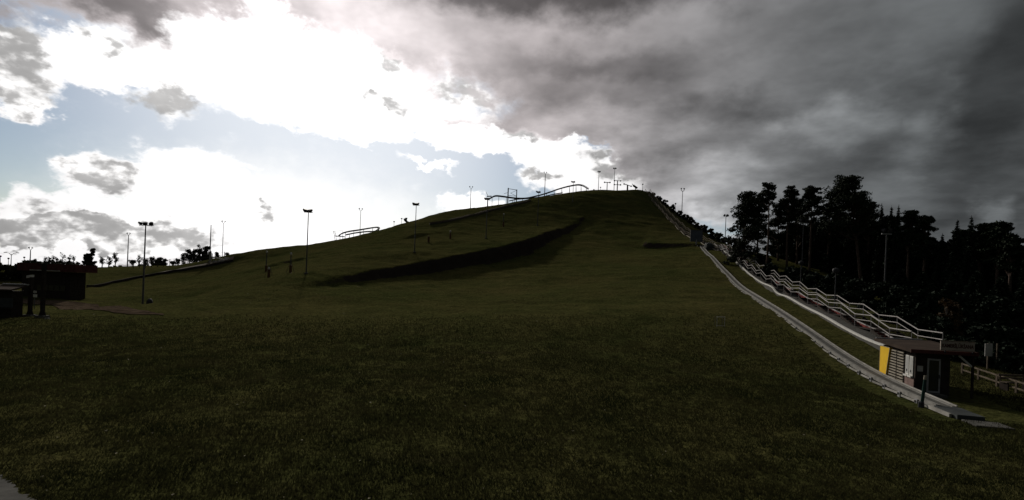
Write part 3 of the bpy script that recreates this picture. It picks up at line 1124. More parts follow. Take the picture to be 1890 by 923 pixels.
# dark track edging at the foot of the hill, far left
pts = [foot(px, d) for px, d in ((160, 112), (210, 121), (260, 130), (305, 136), (350, 140), (390, 143), (430, 146))]
pts = dense(pts, 3)
t = thing('track_edging', pts[0], 'long dark board edging at the foot of the hill behind the three-lamp mast', 'edging')
for a, b in zip(pts[:-1], pts[1:]):
    a = Vector((a.x, a.y, gz(a.x, a.y))); b = Vector((b.x, b.y, gz(b.x, b.y)))
    MB().beam(a + ZV * 0.2, b + ZV * 0.2, 0.22, 1.0).build('board', M['darkwood'], t)
A = [Vector((p.x - 0.3, p.y + 0.5, gz(p.x - .3, p.y + .5) + 0.25)) for p in pts]
Bp = [Vector((p.x - 1.5, p.y + 3.4, gz(p.x - 1.5, p.y + 3.4) + 0.25)) for p in pts]
MB().ribbon(A, Bp).build('gravel_bed', M['wood'], t)

# white boom beside the thick pole
p0 = foot(388, 146)
t = thing('boom_barrier', p0, 'white boom and post at the foot of the thick bare pole', 'barrier')
MB().box(p0 + ZV * 1.5, (0.28, 0, 0), (0, 0.28, 0), (0, 0, 1.8)).build('post', M['offwhite'], t)
e0 = P(390, 474, 146); e1 = P(421, 481, 147)
MB().beam(e0, e1, 0.25, 0.4).build('arm', M['white'], t)
MB().box(foot(418, 147) + ZV * 0.4, (0.5, 0, 0), (0, 0.4, 0), (0, 0, 0.6)).build('rest', M['white'], t)
for px in (396, 404, 411):
    q = foot(px, 145.5)
    t = thing('white_block', q, 'low white block in the row under the white boom', 'block', 'white blocks under the boom')
    MB().box(q + ZV * 0.25, (0.55, 0, 0), (0, 0.4, 0), (0, 0, 0.4)).build('body', M['offwhite'], t)
    MB().box(q + ZV * 0.7, (0.4, 0, 0), (0, 0.28, 0), (0, 0, 0.06)).build('lid', M['white'], t)

# wire fence across the field
def fence(pxs, ds, hgt, label, rails=(0.5, 0.95), m='darkwood', r=0.11):
    fs = [foot(px, d) for px, d in zip(pxs, ds)]
    t = thing('wire_fence', fs[0], label, 'fence')
    for p in fs:
        MB().tube([p - ZV * 0.2, p + ZV * hgt], r, 6).build('post', M[m], t)
    for k in rails:
        MB().tube([p + ZV * hgt * k for p in fs], 0.03, 4).build('wire', M['galv'], t)
    return t


fence([246 + 11.2 * i for i in range(16)], [150 + 0.6 * i for i in range(16)], 2.6, 'long post and wire fence climbing the field behind the left track')

# ------------------------------------------------------------------ lift pylons on the hilltop
def tee(px, d, top, arm, label, thick=0.22, bars=1, tilt=0.0):
    p = foot(px, d)
    z1 = zat(p, top)
    e = Vector((p.x, p.y, z1))
    t = thing('lift_pylon', p, label, 'pylon', 'lift pylons on the hilltop')
    thick *= 1.35
    MB().tube([p - ZV * 0.3, e], [thick, thick * 0.8], 8).build('column', M['darkmetal'], t)
    for b in range(bars):
        c = e - ZV * (0.2 + 1.9 * b)
        a0, a1 = c - Vector((arm, 0, -tilt * arm)), c + Vector((arm, 0, -tilt * arm))
        MB().beam(a0, a1, 0.25, 0.28 if bars == 1 else 0.22).build('crossarm', M['darkmetal'], t)
        for q in (a0, a1):
            MB().lathe(q + Vector((0, -0.2, 0)), [(0.1, 0), (0.36, 0.05), (0.36, 0.3), (0.1, 0.35)], 10, (0, 1, 0)).build('pulley', M['darkmetal'], t)
    return t


tee(1120, 205, 336, 1.3, 'thin T-shaped lift pylon next to the first hilltop mast', 0.16)
tee(1139, 204, 333, 1.5, 'lift pylon with two crossbars below the tallest hilltop mast', 0.2, 2)
tee(1158, 202, 341, 1.7, 'stout T-shaped lift pylon with a tilted arm', 0.3, 1, 0.28)
p0 = foot(1172, 201.5)
t = thing('tow_gear', p0, 'slanting dark tow gear housing between the pylons and stairs', 'machine')
MB().beam(p0 + Vector((-1.0, 0, 2.0)), p0 + Vector((1.1, 0, 0.7)), 0.7, 0.75).build('housing', M['darkmetal'], t)
MB().beam(p0 + Vector((0.2, 0, -0.2)), p0 + Vector((0.1, 0, 1.3)), 0.3, 0.3).build('stand', M['darkmetal'], t)
MB().tube([p0 + Vector((-1.0, 0, 2.0)), p0 + Vector((-1.5, 0, 2.8))], 0.12, 6).build('arm', M['darkmetal'], t)
for px, d, h_ in ((1108, 202, 2.6), (1112, 202, 1.2), (1096, 200, 1.0), (727, 166, 2.0), (741, 167, 2.2)):
    q = foot(px, d)
    t = thing('marker_pole', q, 'thin marker pole with a small plate on the ridge line', 'pole', 'marker poles along the ridge')
    MB().tube([q - ZV * 0.2, q + ZV * h_], 0.07, 6).build('stake', M['polemetal'], t)
    MB().box(q + ZV * (h_ + 0.1), (0.3, 0, 0), (0, 0.05, 0), (0, 0, 0.2)).build('plate', M['polemetal'], t)

# ------------------------------------------------------------------ conveyor lift
c0, c1 = foot(1747, 20.0), foot(1294, 115.5)
cdir = Vector((c1.x - c0.x, c1.y - c0.y, 0))
CL = cdir.length
cdir.normalize()
cside = Vector((cdir.y, -cdir.x, 0))            # to the right, uphill
NF = 130
cpts = []
for i in range(NF + 1):
    q = c0 + cdir * (CL * i / NF)
    cpts.append(Vector((q.x, q.y, gz(q.x, q.y))))
zs = [p.z for p in cpts]
for _ in range(60):
    zs = [zs[0]] + [(zs[i - 1] + zs[i] * 2 + zs[i + 1]) / 4 for i in range(1, NF)] + [zs[-1]]
cpts = [Vector((p.x, p.y, max(z, p.z - 0.12) + 0.22)) for p, z in zip(cpts, zs)]
cfr = [(p, cside, ZV) for p in cpts]
t = thing('conveyor_lift', Vector((c0.x, c0.y, gz(c0.x, c0.y))), 'long grey conveyor belt lift climbing from the booth up the slope', 'conveyor')
MB().section(cfr, [(-0.2, -0.1), (0.2, -0.1), (0.2, 0.0), (-0.2, 0.0)]).build('belt', M['beltdark'], t)
for k in (-1, 1):
    MB().section(cfr, [(k * 0.29 - 0.085, -0.18), (k * 0.29 + 0.085, -0.18), (k * 0.29 + 0.075, 0.04), (k * 0.29 - 0.075, 0.04)]).build('side_deck', M['belt'], t)
MB().section(cfr, [(0.378, -0.2), (0.43, -0.2), (0.43, 0.09), (0.378, 0.09)]).build('side_rail', M['offwhite'], t)
bl = MB()
for i in range(0, NF, 2):
    p = cpts[i]
    if i < 90:
        a = cpts[i] - cside * 0.48 - ZV * 0.2
        b = cpts[i].lerp(cpts[min(i + 2, NF)], 0.72) - cside * (0.48 + random.uniform(-0.03, 0.08)) - ZV * (0.2 + random.uniform(0, 0.07))
        MB().beam(a, b, 0.06, 0.1).build('skirt_board', M['offwhite'] if i % 6 else M['belt'], t)
    MB().box(p - cside * 0.36 - ZV * 0.34, cside * 0.09, cdir * 0.12, ZV * 0.24).build('leg', M['galv'], t)
# loading end: flat machine cover and entry mat
q = c0 - cdir * 0.9
g = gz(q.x, q.y)
cov = MB()
cov.box(Vector((q.x, q.y, g + 0.14)), cside * 0.5, cdir * 0.9, ZV * 0.1)
cov.build('drive_cover', M['kiosk'], t)
MB().box(Vector((q.x, q.y, g + 0.06)) - cdir * 1.6 + cside * 0.2, cside * 0.65, cdir * 0.5, ZV * 0.04).build('entry_mat', M['beltdark'], t)
MB().box(Vector((q.x, q.y, g + 0.12)) - cside * 0.6 + cdir * 0.3, cside * 0.05, cdir * 0.9, ZV * 0.08).build('side_cover', M['offwhite'], t)
q = cpts[-1]
MB().box(q + cdir * 0.6 - ZV * 0.1, cside * 0.95, cdir * 0.7, ZV * 0.24).build('drive_cover', M['kiosk'], t)

# round grey drum housing beside the upper end of the conveyor
q = foot(1309, 111)
t = thing('winch_housing', q, 'grey rounded winch housing at the upper end of the conveyor', 'machine')
MB().lathe(q + Vector((-1.1, 0, 0.75)), [(0.4, 0), (0.95, 0.1), (0.95, 2.1), (0.4, 2.2)], 16, (1, 0, 0)).build('drum', M['kiosk'], t)
MB().box(q + Vector((0, 0, 0.1)), (1.2, 0, 0), (0, 0.8, 0), (0, 0, 0.3)).build('plinth', M['concrete'], t)
MB().tube([q + Vector((-1.1, -0.9, 1.2)), q + Vector((-0.6, -0.9, 1.75)), q + Vector((0.8, -0.9, 2.0))], 0.05, 6).build('handrail', M['galv'], t)

# ------------------------------------------------------------------ sliding chute beside the conveyor
LR = [(1315, 451), (1317, 460), (1320, 469), (1326, 476), (1334, 482), (1357, 497), (1381, 512.5), (1404, 523), (1424, 529), (1435, 541), (1454, 559), (1483, 574), (1518, 591), (1557, 606), (1596, 624), (1634, 639)]
RR = [(1330, 452), (1332, 461), (1335, 471), (1345, 480), (1364, 492), (1395, 511), (1419, 521), (1433, 524), (1449, 532), (1465, 548), (1483, 561), (1508, 572), (1547, 590), (1586, 607), (1629, 624), (1648, 633)]


def rim(lst, off, lo):
    out = []
    for px, py in lst:
        r = ray(px, py)
        d = min(off / max(r.x - 0.28, 0.05), 119)
        p = P(px, py, d)
        g = gz(p.x, p.y)
        p.z = min(max(p.z, g + lo), g + lo + 0.75)
        out.append(p)
    return out


Lr = dense(rim(LR, 15.7, 0.3), 4)
Rr = dense(rim(RR, 17.9, 0.4), 4)
t = thing('slide_chute', Vector((Lr[-1].x, Lr[-1].y, gz(Lr[-1].x, Lr[-1].y))), 'white-rimmed sliding chute with dark red inner wall between conveyor and stairs', 'slide')


def wall(pts, w, name, m, top=0.0, bot=None, shift=0.0):
    fr = frames(pts)
    vs, fs = [], []
    for p, s, u in fr:
        g = gz(p.x, p.y) - 0.15
        for x in (-w, w):
            vs.append(p + s * (x + shift) + ZV * top)
            vs.append(Vector((p.x, p.y, min(g, p.z - 0.3) if bot is None else p.z + bot)) + s * (x + shift))
    for i in range(len(fr) - 1):
        a, b = i * 4, i * 4 + 4
        fs += [(a, b, b + 2, a + 2), (a + 1, a + 3, b + 3, b + 1), (a, a + 1, b + 1, b), (a + 2, b + 2, b + 3, a + 3)]
    fs += [(0, 2, 3, 1), (len(vs) - 4, len(vs) - 3, len(vs) - 1, len(vs) - 2)]
    return MB().add(vs, fs).build(name, m, t)


wall(Lr, 0.07, 'outer_wall', M['beltdark'])
wall(Rr, 0.07, 'inner_wall', M['red'])
wall(Lr, 0.10, 'white_rim', M['white'], 0.08, -0.08)
wall(Rr, 0.07, 'grey_rim', M['rail'], 0.05, -0.04)
A = [Vector((p.x, p.y, gz(p.x, p.y) + 0.12)) for p in Lr]
Bq = []
for p in A:
    q = min(Rr, key=lambda r_: abs(r_.y - p.y))
    Bq.append(Vector((q.x, q.y, gz(q.x, q.y) + 0.12)))
MB().ribbon(A, Bq).build('channel_floor', M['beltdark'], t)

# ------------------------------------------------------------------ stairs up the right flank
def stair_pt(d):
    if d < 105: x = 19.4 + (45.5 - 19.4) / 105.0 * d
    else: x = 45.5 + (d - 105) * (54.2 - 45.5) / 95.0
    x *= K
    y = d * K
    return Vector((x, y, gz(x, y)))


def staircase(d0, d1, nf, label, width, mrail, mstep, landfrac, rails=(1.05, 0.55), lift=0.3, rr=0.045, left_lift=0.0):
    base = stair_pt(d0)
    t = thing('staircase', base, label, 'stairs', 'hillside stairs')
    per = (d1 - d0) / nf
    lv = []
    for i in range(nf + 1):
        d = d0 + per * i
        a = stair_pt(d); b = stair_pt(d + per * landfrac)
        z = (a.z + b.z) / 2 + lift
        lv.append((a, b, z))
    # handrail lines
    for k in (-1, 1):
        for ri, hgt in enumerate(rails):
            line = []
            for a, b, z in lv:
                f = (b - a); f.z = 0; f.normalize()
                s = Vector((f.y, -f.x, 0)) * (width / 2 * k)
                zz = z + hgt
                line += [Vector((a.x, a.y, zz)) + s, Vector((b.x, b.y, zz)) + s]
            MB().tube(line, rr * (1.0 if ri == 0 else 0.75), 6).build('handrail' if ri == 0 else 'middle_rail', mrail, t)
        for a, b, z in lv:
            f = (b - a); f.z = 0; f.normalize()
            s = Vector((f.y, -f.x, 0)) * (width / 2 * k)
            for q in (a, b):
                MB().tube([Vector((q.x, q.y, min(gz(q.x, q.y) - 0.2, z - 0.3))) + s, Vector((q.x, q.y, z + rails[0])) + s], 0.035, 6).build('post', mrail, t)
    for i, (a, b, z) in enumerate(lv):
        f = (b - a); f.z = 0; L = f.length; f.normalize()
        s = Vector((f.y, -f.x, 0))
        MB().box(Vector(((a.x + b.x) / 2, (a.y + b.y) / 2, z - 0.04)), f * (L / 2 + 0.05), s * (width / 2), ZV * 0.04).build('landing', mstep, t)
        if i < nf:
            a2, b2, z2 = lv[i + 1]
            mb = MB()
            ns = max(3, int(abs(z2 - z) / 0.17))
            for j in range(ns):
                q = b.lerp(a2, (j + 0.5) / ns)
                mb.box(Vector((q.x, q.y, z + (z2 - z) * (j + 0.6) / ns)), f * 0.16, s * (width / 2 - 0.05), ZV * 0.025)
            for k in (-1, 1):
                mb.beam(Vector((b.x, b.y, z - 0.1)) + s * (width / 2 * k), Vector((a2.x, a2.y, z2 - 0.1)) + s * (width / 2 * k), 0.06, 0.22)
            mb.build('flight', mstep, t)
    return t


staircase(32.0, 104, 13, 'lower staircase with zigzag metal handrails beside the chute', 2.0, M['rail'], M['darkwood'], 0.5, (1.2, 0.7), 0.35, 0.045)
staircase(106, 200, 14, 'upper wooden staircase climbing the skyline to the hilltop', 2.2, M['wood'], M['palewood'], 0.22, (1.1, 0.6), 0.25, 0.06)

# board on a post at the upper end of the conveyor
q = foot(1285, 117.5)
t = thing('notice_board', q, 'blue-grey notice board on a single post at the top of the conveyor', 'sign')
zb, zt = zat(q, 446), zat(q, 425)
MB().box(Vector((q.x, q.y, (zb + zt) / 2)), (1.65, 0, 0), (0, 0.06, 0), (0, 0, (zt - zb) / 2)).build('panel', M['board'], t)
MB().tube([q - ZV * 0.3, Vector((q.x, q.y + 0.12, zb + 0.6))], 0.2, 8).build('post', M['galv'], t)
fr_ = MB()
for k in (-1, 1):
    fr_.beam(Vector((q.x + 1.65 * k, q.y - 0.01, zb - .05)), Vector((q.x + 1.65 * k, q.y - 0.01, zt + .05)), 0.12, 0.16, (0, 1, 0))
    zz = zb if k < 0 else zt
    fr_.beam(Vector((q.x - 1.6, q.y - 0.01, zz)), Vector((q.x + 1.6, q.y - 0.01, zz)), 0.15, 0.1)
fr_.build('frame', M['polemetal'], t)

# small white frame on the lawn
q = hit(1330, 604)
t = thing('tubular_frame', q, 'small low white tubular frame standing alone on the slope', 'frame')
for k in (-1, 1):
    MB().tube([q + Vector((0.36 * k, 0, -0.1)), q + Vector((0.36 * k, 0, 0.95))], 0.02, 6).build('leg', M['galv'], t)
    MB().tube([q + Vector((0.36 * k, 0.5, -0.1)), q + Vector((0.36 * k, 0.5, 0.95))], 0.018, 6).build('leg', M['polemetal'], t)
MB().beam(q + Vector((-0.4, 0, 0.95)), q + Vector((0.4, 0, 0.95)), 0.06, 0.06).build('top_bar', M['white'], t)
MB().beam(q + Vector((-0.4, 0, 0.12)), q + Vector((0.25, 0, 0.12)), 0.05, 0.05).build('bottom_bar', M['galv'], t)

# ------------------------------------------------------------------ ticket booth
A0 = Vector((19.5 * K, 23.4 * K, 0))
bz = gz(A0.x, A0.y) + 0.02
A0.z = bz
ba, bb = Vector((0.3, 0.954, 0)).normalized(), Vector((0.954, -0.3, 0)).normalized()
bn, bf = -bb, -ba                      # outward of the long wall, outward of the front wall
t = booth = thing('ticket_booth', A0, 'small dark booth with yellow end panel, slatted wall and lettered roof sign', 'booth')


def LW(s, h, o=0.0): return A0 + ba * s + bn * o + ZV * h      # long wall
def FW(l, h, o=0.0): return A0 + bb * l + bf * o + ZV * h      # front wall


def lbox(s0, s1, h0, h1, o0, o1): return MB().box(LW((s0 + s1) / 2, (h0 + h1) / 2, (o0 + o1) / 2), ba * ((s1 - s0) / 2), bn * ((o1 - o0) / 2), ZV * ((h1 - h0) / 2))
def fbox(l0, l1, h0, h1, o0, o1): return MB().box(FW((l0 + l1) / 2, (h0 + h1) / 2, (o0 + o1) / 2), bb * ((l1 - l0) / 2), bf * ((o1 - o0) / 2), ZV * ((h1 - h0) / 2))


HW = 2.26
MB().box(A0 + ba * 2.1 + bb * 0.78 + ZV * (HW / 2 - 0.15), ba * 2.1, bb * 0.78, ZV * (HW / 2 + 0.15)).build('wall', M['darkwood'], t)
lbox(-0.02, 4.25, -0.3, 0.10, 0.004, 0.10).build('plinth', M['concrete'], t)
# yellow end panel with a slanting edge
yo = 0.16
mb = MB()
prof = [(4.25, 0.12), (3.35, 0.12), (2.85, 2.2), (4.25, 2.2)]
vs = [LW(s_, h_, o_) for o_ in (0.006, yo) for s_, h_ in prof]
mb.add(vs, [(0, 1, 2, 3), (7, 6, 5, 4), (0, 4, 5, 1), (1, 5, 6, 2), (2, 6, 7, 3), (3, 7, 4, 0)])
mb.build('yellow_panel', M['yellow'], t)
fr_ = MB()
for (s0_, h0_), (s1_, h1_) in zip(prof, prof[1:] + prof[:1]):
    fr_.beam(LW(s0_, h0_, yo), LW(s1_, h1_, yo), 0.03, 0.03)
fr_.build('panel_trim', M['palewood'], t)
# two columns of horizontal slats
for j in range(12):
    h_ = 0.24 + j * 0.165
    cut = 3.32 - (h_ / 2.2) * 0.5
    lbox(2.12, cut - 0.05, h_, h_ + 0.075, 0.05, 0.10).build('slat', M['palewood'], t)
    lbox(1.22, 2.0, h_, h_ + 0.075, 0.05, 0.10).build('slat', M['palewood'], t)
for s_ in (1.2, 2.06):
    lbox(s_ - 0.03, s_ + 0.03, 0.12, 2.2, 0.006, 0.048).build('batten', M['darkwood'], t)
lbox(0.03, 1.1, 0.10, 0.82, 0.006, 0.05).build('lower_panel', M['brick'], t)
for s_ in (0.38, 0.86):
    w_ = lbox(s_ - 0.19, s_ + 0.19, 0.94, 2.02, 0.004, 0.05).build('window', M['white'], t)
    lbox(s_ - 0.13, s_ + 0.13, 1.02, 1.96, 0.052, 0.056).build('pane', M['pane'], w_)
    lbox(s_ - 0.21, s_ + 0.21, 0.84, 0.93, 0.004, 0.15).build('sill', M['white'], w_)
    lbox(s_ - 0.03, s_ + 0.03, 1.12, 1.24, 0.057, 0.075).build('latch', M['darkmetal'], w_)
# front wall: notice, door
fbox(0.08, 0.34, 1.25, 1.56, 0.004, 0.016).build('notice', M['paper'], t)
dr = fbox(0.52, 1.12, 0.14, 2.0, 0.004, 0.05).build('door', M['galv'], t)
fbox(0.60, 1.04, 0.24, 1.9, 0.052, 0.056).build('pane', M['glass'], dr)
fbox(1.05, 1.08, 0.95, 1.15, 0.052, 0.10).build('handle', M['darkmetal'], dr)
fbox(0.4, 1.25, -0.2, 0.12, 0.004, 0.55).build('step', M['concrete'], t)
# roof slab, slightly pitched, with canopy on posts over the entrance side
mb = MB()
def RP(s, l, h): return A0 + ba * s + bb * l + ZV * h
cs = [(-0.4, -0.4, 2.30), (-0.4, 2.6, 2.34), (4.5, 2.6, 2.50), (4.5, -0.4, 2.44)]
vs = [RP(*c) for c in cs] + [RP(c[0], c[1], c[2] + 0.17) for c in cs]
mb.add(vs, [(0, 1, 2, 3), (7, 6, 5, 4), (0, 4, 5, 1), (1, 5, 6, 2), (2, 6, 7, 3), (3, 7, 4, 0)])
rf = mb.build('roof', M['roof'], t)
MB().beam(RP(4.55, -0.3, 2.64), RP(4.55, 2.2, 2.7), 0.08, 0.07).build('gutter', M['galv'], rf)
MB().beam(RP(-0.41, -0.4, 2.38), RP(-0.41, 2.6, 2.42), 0.03, 0.20).build('fascia', M['maroon'], rf)
# lettered sign on the front edge
sg = MB().box(FW(1.6, 2.80, 0.52), bb * 0.74, bf * 0.03, ZV * 0.25).build('sign_board', M['signface'], t)
mb = MB()
for h_ in (2.55, 3.05): mb.beam(FW(0.85, h_, 0.535), FW(2.35, h_, 0.535), 0.05, 0.035)
mb.build('sign_frame', M['wood'], sg)
mb = MB()
for l_ in (1.1, 2.3): mb.beam(FW(l_, 2.4, 0.46), FW(l_, 2.95, 0.46), 0.05, 0.05)
mb.build('sign_bracket', M['darkmetal'], sg)


def lettering(text, origin, xdir, ndir, size, width, m, parent, name='lettering'):
    cu = bpy.data.curves.new(name, 'FONT')
    cu.body = text
    cu.size = size
    cu.align_x = 'CENTER'
    cu.align_y = 'CENTER'
    cu.extrude = 0.004
    cu.offset = 0.006
    ob = bpy.data.objects.new('tmp', cu)
    COL.objects.link(ob)
    dg = bpy.context.evaluated_depsgraph_get()
    me = bpy.data.meshes.new_from_object(ob.evaluated_get(dg))
    bpy.data.objects.remove(ob, do_unlink=True)
    co = np.zeros(len(me.vertices) * 3, dtype=np.float32)
    me.vertices.foreach_get('co', co)
    co = co.reshape(-1, 3)
    w = co[:, 0].max() - co[:, 0].min()
    org = wloc(parent)
    xd, nd = Vector(xdir), Vector(ndir)
    pts = [Vector(origin) + xd * float(c[0]) * (width / w) + ZV * float(c[1]) + nd * float(c[2]) - org for c in co]
    me.vertices.foreach_set('co', np.array([tuple(p) for p in pts], dtype=np.float32).ravel())
    me.materials.clear()
    me.materials.append(m)
    me.update()
    o = bpy.data.objects.new(name, me)
    COL.objects.link(o)
    o.parent = parent
    return o


lettering('KAMERŠĻŪKŠANA', FW(1.6, 2.79, 0.556), bb, bf, 0.27, 1.36, M['letter'], sg)
# canopy posts and white braces
for l_, s_ in ((2.45, -0.2), (2.0, 1.3), (2.45, 2.9)):
    q = RP(s_, l_, 0)
    g = gz(q.x, q.y)
    MB().beam(Vector((q.x, q.y, g - 0.2)), RP(s_, l_, 2.36), 0.09, 0.09, (0, 1, 0)).build('post', M['darkwood'], t)
    MB().beam(RP(s_, l_ - 0.62, 2.28), RP(s_, l_ - 0.04, 1.72), 0.06, 0.09).build('brace', M['white'], t)
MB().beam(RP(1.3, 1.6, 2.25), RP(1.3, 2.5, 2.28), 0.08, 0.1).build('canopy_beam', M['palewood'], t)

# green post at the foot of the conveyor
q = foot(1700, 20.6)
t = thing('green_post', q, 'slim dark green post with pale cap beside the lower conveyor end', 'post')
e = q + Vector((0.16, 0, 1.5))
MB().tube([q - ZV * 0.2, e], [0.075, 0.06], 8).build('shaft', M['green'], t)
MB().tube([e - (e - q) * 0.1, e + (e - q) * 0.03], 0.068, 8).build('cap', M['palewood'], t)
MB().lathe(q - ZV * 0.05, [(0.13, 0), (0.12, 0.3), (0.08, 0.34)], 8).build('sleeve', M['darkmetal'], t)

# low rail fence right of the booth
fs = [foot(px, d) for px, d in ((1776, 27.5), (1806, 26.2), (1840, 24.8), (1876, 23.4), (1915, 22.0))]
t = thing('rail_fence', fs[0], 'low two-rail fence running off behind the booth canopy', 'fence')
for p in fs:
    MB().beam(p - ZV * 0.2, p + ZV * 0.72, 0.1, 0.1, (0, 1, 0)).build('post', M['wood'], t)
for a, b in zip(fs[:-1], fs[1:]):
    for h_ in (0.28, 0.66):
        MB().beam(a + ZV * h_, b + ZV * h_, 0.05, 0.08).build('rail', M['wood'], t)
q = foot(1822, 28.5)
t = thing('notice_board', q, 'small upright white notice board on two posts behind the low fence', 'sign')
for k in (0.0, 0.62):
    MB().beam(q + Vector((k, 0, -0.2)), q + Vector((k, 0, 1.75)), 0.07, 0.07, (0, 1, 0)).build('post', M['wood'], t)
MB().box(q + Vector((0.0, -0.05, 1.3)), (0.25, 0, 0), (0, 0.02, 0), (0, 0, 0.42)).build('panel', M['paper'], t)
q = foot(1874, 23.8)
t = thing('bench', q, 'weathered wooden bench standing by the low two-rail fence', 'bench')
for k in range(3):
    MB().box(q + Vector((0.3, 0.1 + 0.14 * k, 0.46)), (0.75, 0, 0), (0, 0.06, 0), (0, 0, 0.02)).build('seat_slat', M['wood'], t)
for k in range(2):
    MB().box(q + Vector((0.3, 0.5 + 0.03 * k, 0.66 + 0.16 * k)), (0.75, 0, 0), (0, 0.02, 0), (0, 0, 0.06)).build('back_slat', M['wood'], t)
for k in (-0.35, 0.95):
    MB().box(q + Vector((k, 0.28, 0.2)), (0.04, 0, 0), (0, 0.24, 0), (0, 0, 0.24)).build('leg', M['darkwood'], t)
    MB().beam(q + Vector((k, 0.47, 0.4)), q + Vector((k, 0.56, 0.92)), 0.05, 0.05).build('back_support', M['darkwood'], t)

# ------------------------------------------------------------------ far left: kiosk, gate posts, pavilion
p0 = foot(2, 41)
W_ = (22 - 2) * 41 * K / F
t = thing('kiosk', p0, 'small dark kiosk with a grey shutter and brown roof near the gate posts', 'kiosk')
g = p0.z
MB().box(Vector((p0.x - 1.2 + W_ / 2 - 0.1, p0.y + 0.55, g + 1.25)), (W_ / 2 + 1.2, 0, 0), (0, 0.55, 0), (0, 0, 1.45)).build('wall', M['darkwood'], t)
sh = MB().box(Vector((p0.x + W_ * 0.5 - 0.25, p0.y - 0.03, g + 1.55)), (0.82, 0, 0), (0, 0.02, 0), (0, 0, 0.46)).build('shutter', M['kiosk'], t)
for k in range(6):
    MB().box(Vector((p0.x + W_ * 0.5 - 0.25, p0.y - 0.06, g + 1.18 + 0.148 * k)), (0.8, 0, 0), (0, 0.012, 0), (0, 0, 0.06)).build('shutter_slat', M['kiosk'], sh)
MB().box(Vector((p0.x + W_ * 0.5 - 0.25, p0.y - 0.14, g + 1.02)), (0.9, 0, 0), (0, 0.16, 0), (0, 0, 0.04)).build('counter', M['darkwood'], t)
vs = [Vector((p0.x - 2.8, p0.y - 0.35, g + 2.72)), Vector((p0.x + W_ + 0.15, p0.y - 0.35, g + 2.72)), Vector((p0.x + W_ + 0.15, p0.y + 1.3, g + 3.1)), Vector((p0.x - 2.8, p0.y + 1.3, g + 3.1))]
vs += [v + ZV * 0.14 for v in vs]
rf = MB().add(vs, [(3, 2, 1, 0), (4, 5, 6, 7), (0, 1, 5, 4), (1, 2, 6, 5), (2, 3, 7, 6), (3, 0, 4, 7)]).build('roof', M['roof'], t)
MB().beam(vs[7] + ZV * 0.08 + Vector((1.5, 0, 0)), vs[6] + ZV * 0.08, 0.2, 0.12).build('ridge_cap', M['galv'], rf)
for px, d, top, lb in ((55, 42.5, 512, 'shorter dark gate post with a small white box on top'), (78, 41.5, 488, 'taller dark gate post standing beside the sandy path')):
    q = foot(px, d)
    t = thing('gate_post', q, lb, 'post', 'gate posts by the kiosk')
    z1 = zat(q, top)
    MB().beam(q - ZV * 0.2, Vector((q.x, q.y, z1)), 0.26, 0.26, (0, 1, 0)).build('shaft', M['darkwood'], t)
    MB().box(q + ZV * 0.08, (0.42, 0, 0), (0, 0.36, 0), (0, 0, 0.14)).build('footing', M['beltdark'], t)
    for k in (-1, 1):
        MB().beam(q + Vector((0.34 * k, 0, 0.1)), q + Vector((0.12 * k, 0, 0.7)), 0.1, 0.1).build('brace', M['darkwood'], t)
    if px == 55:
        MB().box(Vector((q.x - 0.1, q.y, z1 + 0.1)), (0.24, 0, 0.05), (0, 0.16, 0), (0, 0, 0.12)).build('white_box', M['white'], t)
    else:
        MB().box(Vector((q.x, q.y, z1 + 0.04)), (0.2, 0, 0), (0, 0.2, 0), (0, 0, 0.05)).build('cap', M['darkmetal'], t)
q = foot(87, 41)
t = thing('kerb_stone', q, 'pale stone lying at the foot of the taller gate post', 'stone')
MB().add([q + Vector(v) for v in ((-.22, -.14, -.03), (.24, -.12, -.03), (.2, .15, -.03), (-.18, .13, -.03), (-.15, -.1, .15), (.16, -.07, .18), (.13, .1, .15), (-.13, .09, .13))],
         [(3, 2, 1, 0), (4, 5, 6, 7), (0, 1, 5, 4), (1, 2, 6, 5), (2, 3, 7, 6), (3, 0, 4, 7)]).build('stone', M['offwhite'], t)
q = foot(63, 60)
t = thing('small_sign', q, 'small white sign plate on a pole between the two gate posts', 'sign')
MB().tube([q - ZV * 0.2, q + ZV * 2.6], 0.05, 6).build('pole', M['polemetal'], t)
MB().box(q + Vector((0, -0.06, 1.85)), (0.4, 0, 0), (0, 0.02, 0), (0, 0, 0.2)).build('plate', M['white'], t)
MB().box(q + Vector((0, -0.06, 2.4)), (0.34, 0, 0), (0, 0.02, 0), (0, 0, 0.14)).build('plate', M['paper'], t)

# pavilion
pA, pB = foot(60, 76), foot(128, 76)
t = thing('pavilion', pA, 'long dark flat-roofed pavilion with maroon fascia beyond the gate posts', 'building')
g = min(pA.z, pB.z) - 0.3
zt = zat(pB, 503)
zr = zat(pB, 489)
wv = Vector((pB.x - pA.x, pB.y - pA.y, 0))
Lw = wv.length; wv.normalize()
wn = Vector((wv.y, -wv.x, 0))
cw_ = (pA + pB) / 2 - wv * 1.0 - wn * 1.6
MB().box(Vector((cw_.x, cw_.y, (g + zt) / 2)), wv * (Lw / 2 + 1.0), wn * 1.6, ZV * ((zt - g) / 2)).build('wall', M['darkwood'], t)
rf = MB().box(Vector((cw_.x, cw_.y, (zr + zt) / 2 + 0.05)) + wv * 0.8 + wn * 0.2, wv * (Lw / 2 + 1.9), wn * 2.3, ZV * ((zr - zt) / 2)).build('roof', M['maroon'], t)
MB().box(Vector((cw_.x, cw_.y, zt + 0.2)) + wv * 0.6 + wn * 2.52, wv * (Lw / 2 - 0.6), wn * 0.015, ZV * 0.09).build('pale_strip', M['offwhite'], rf)
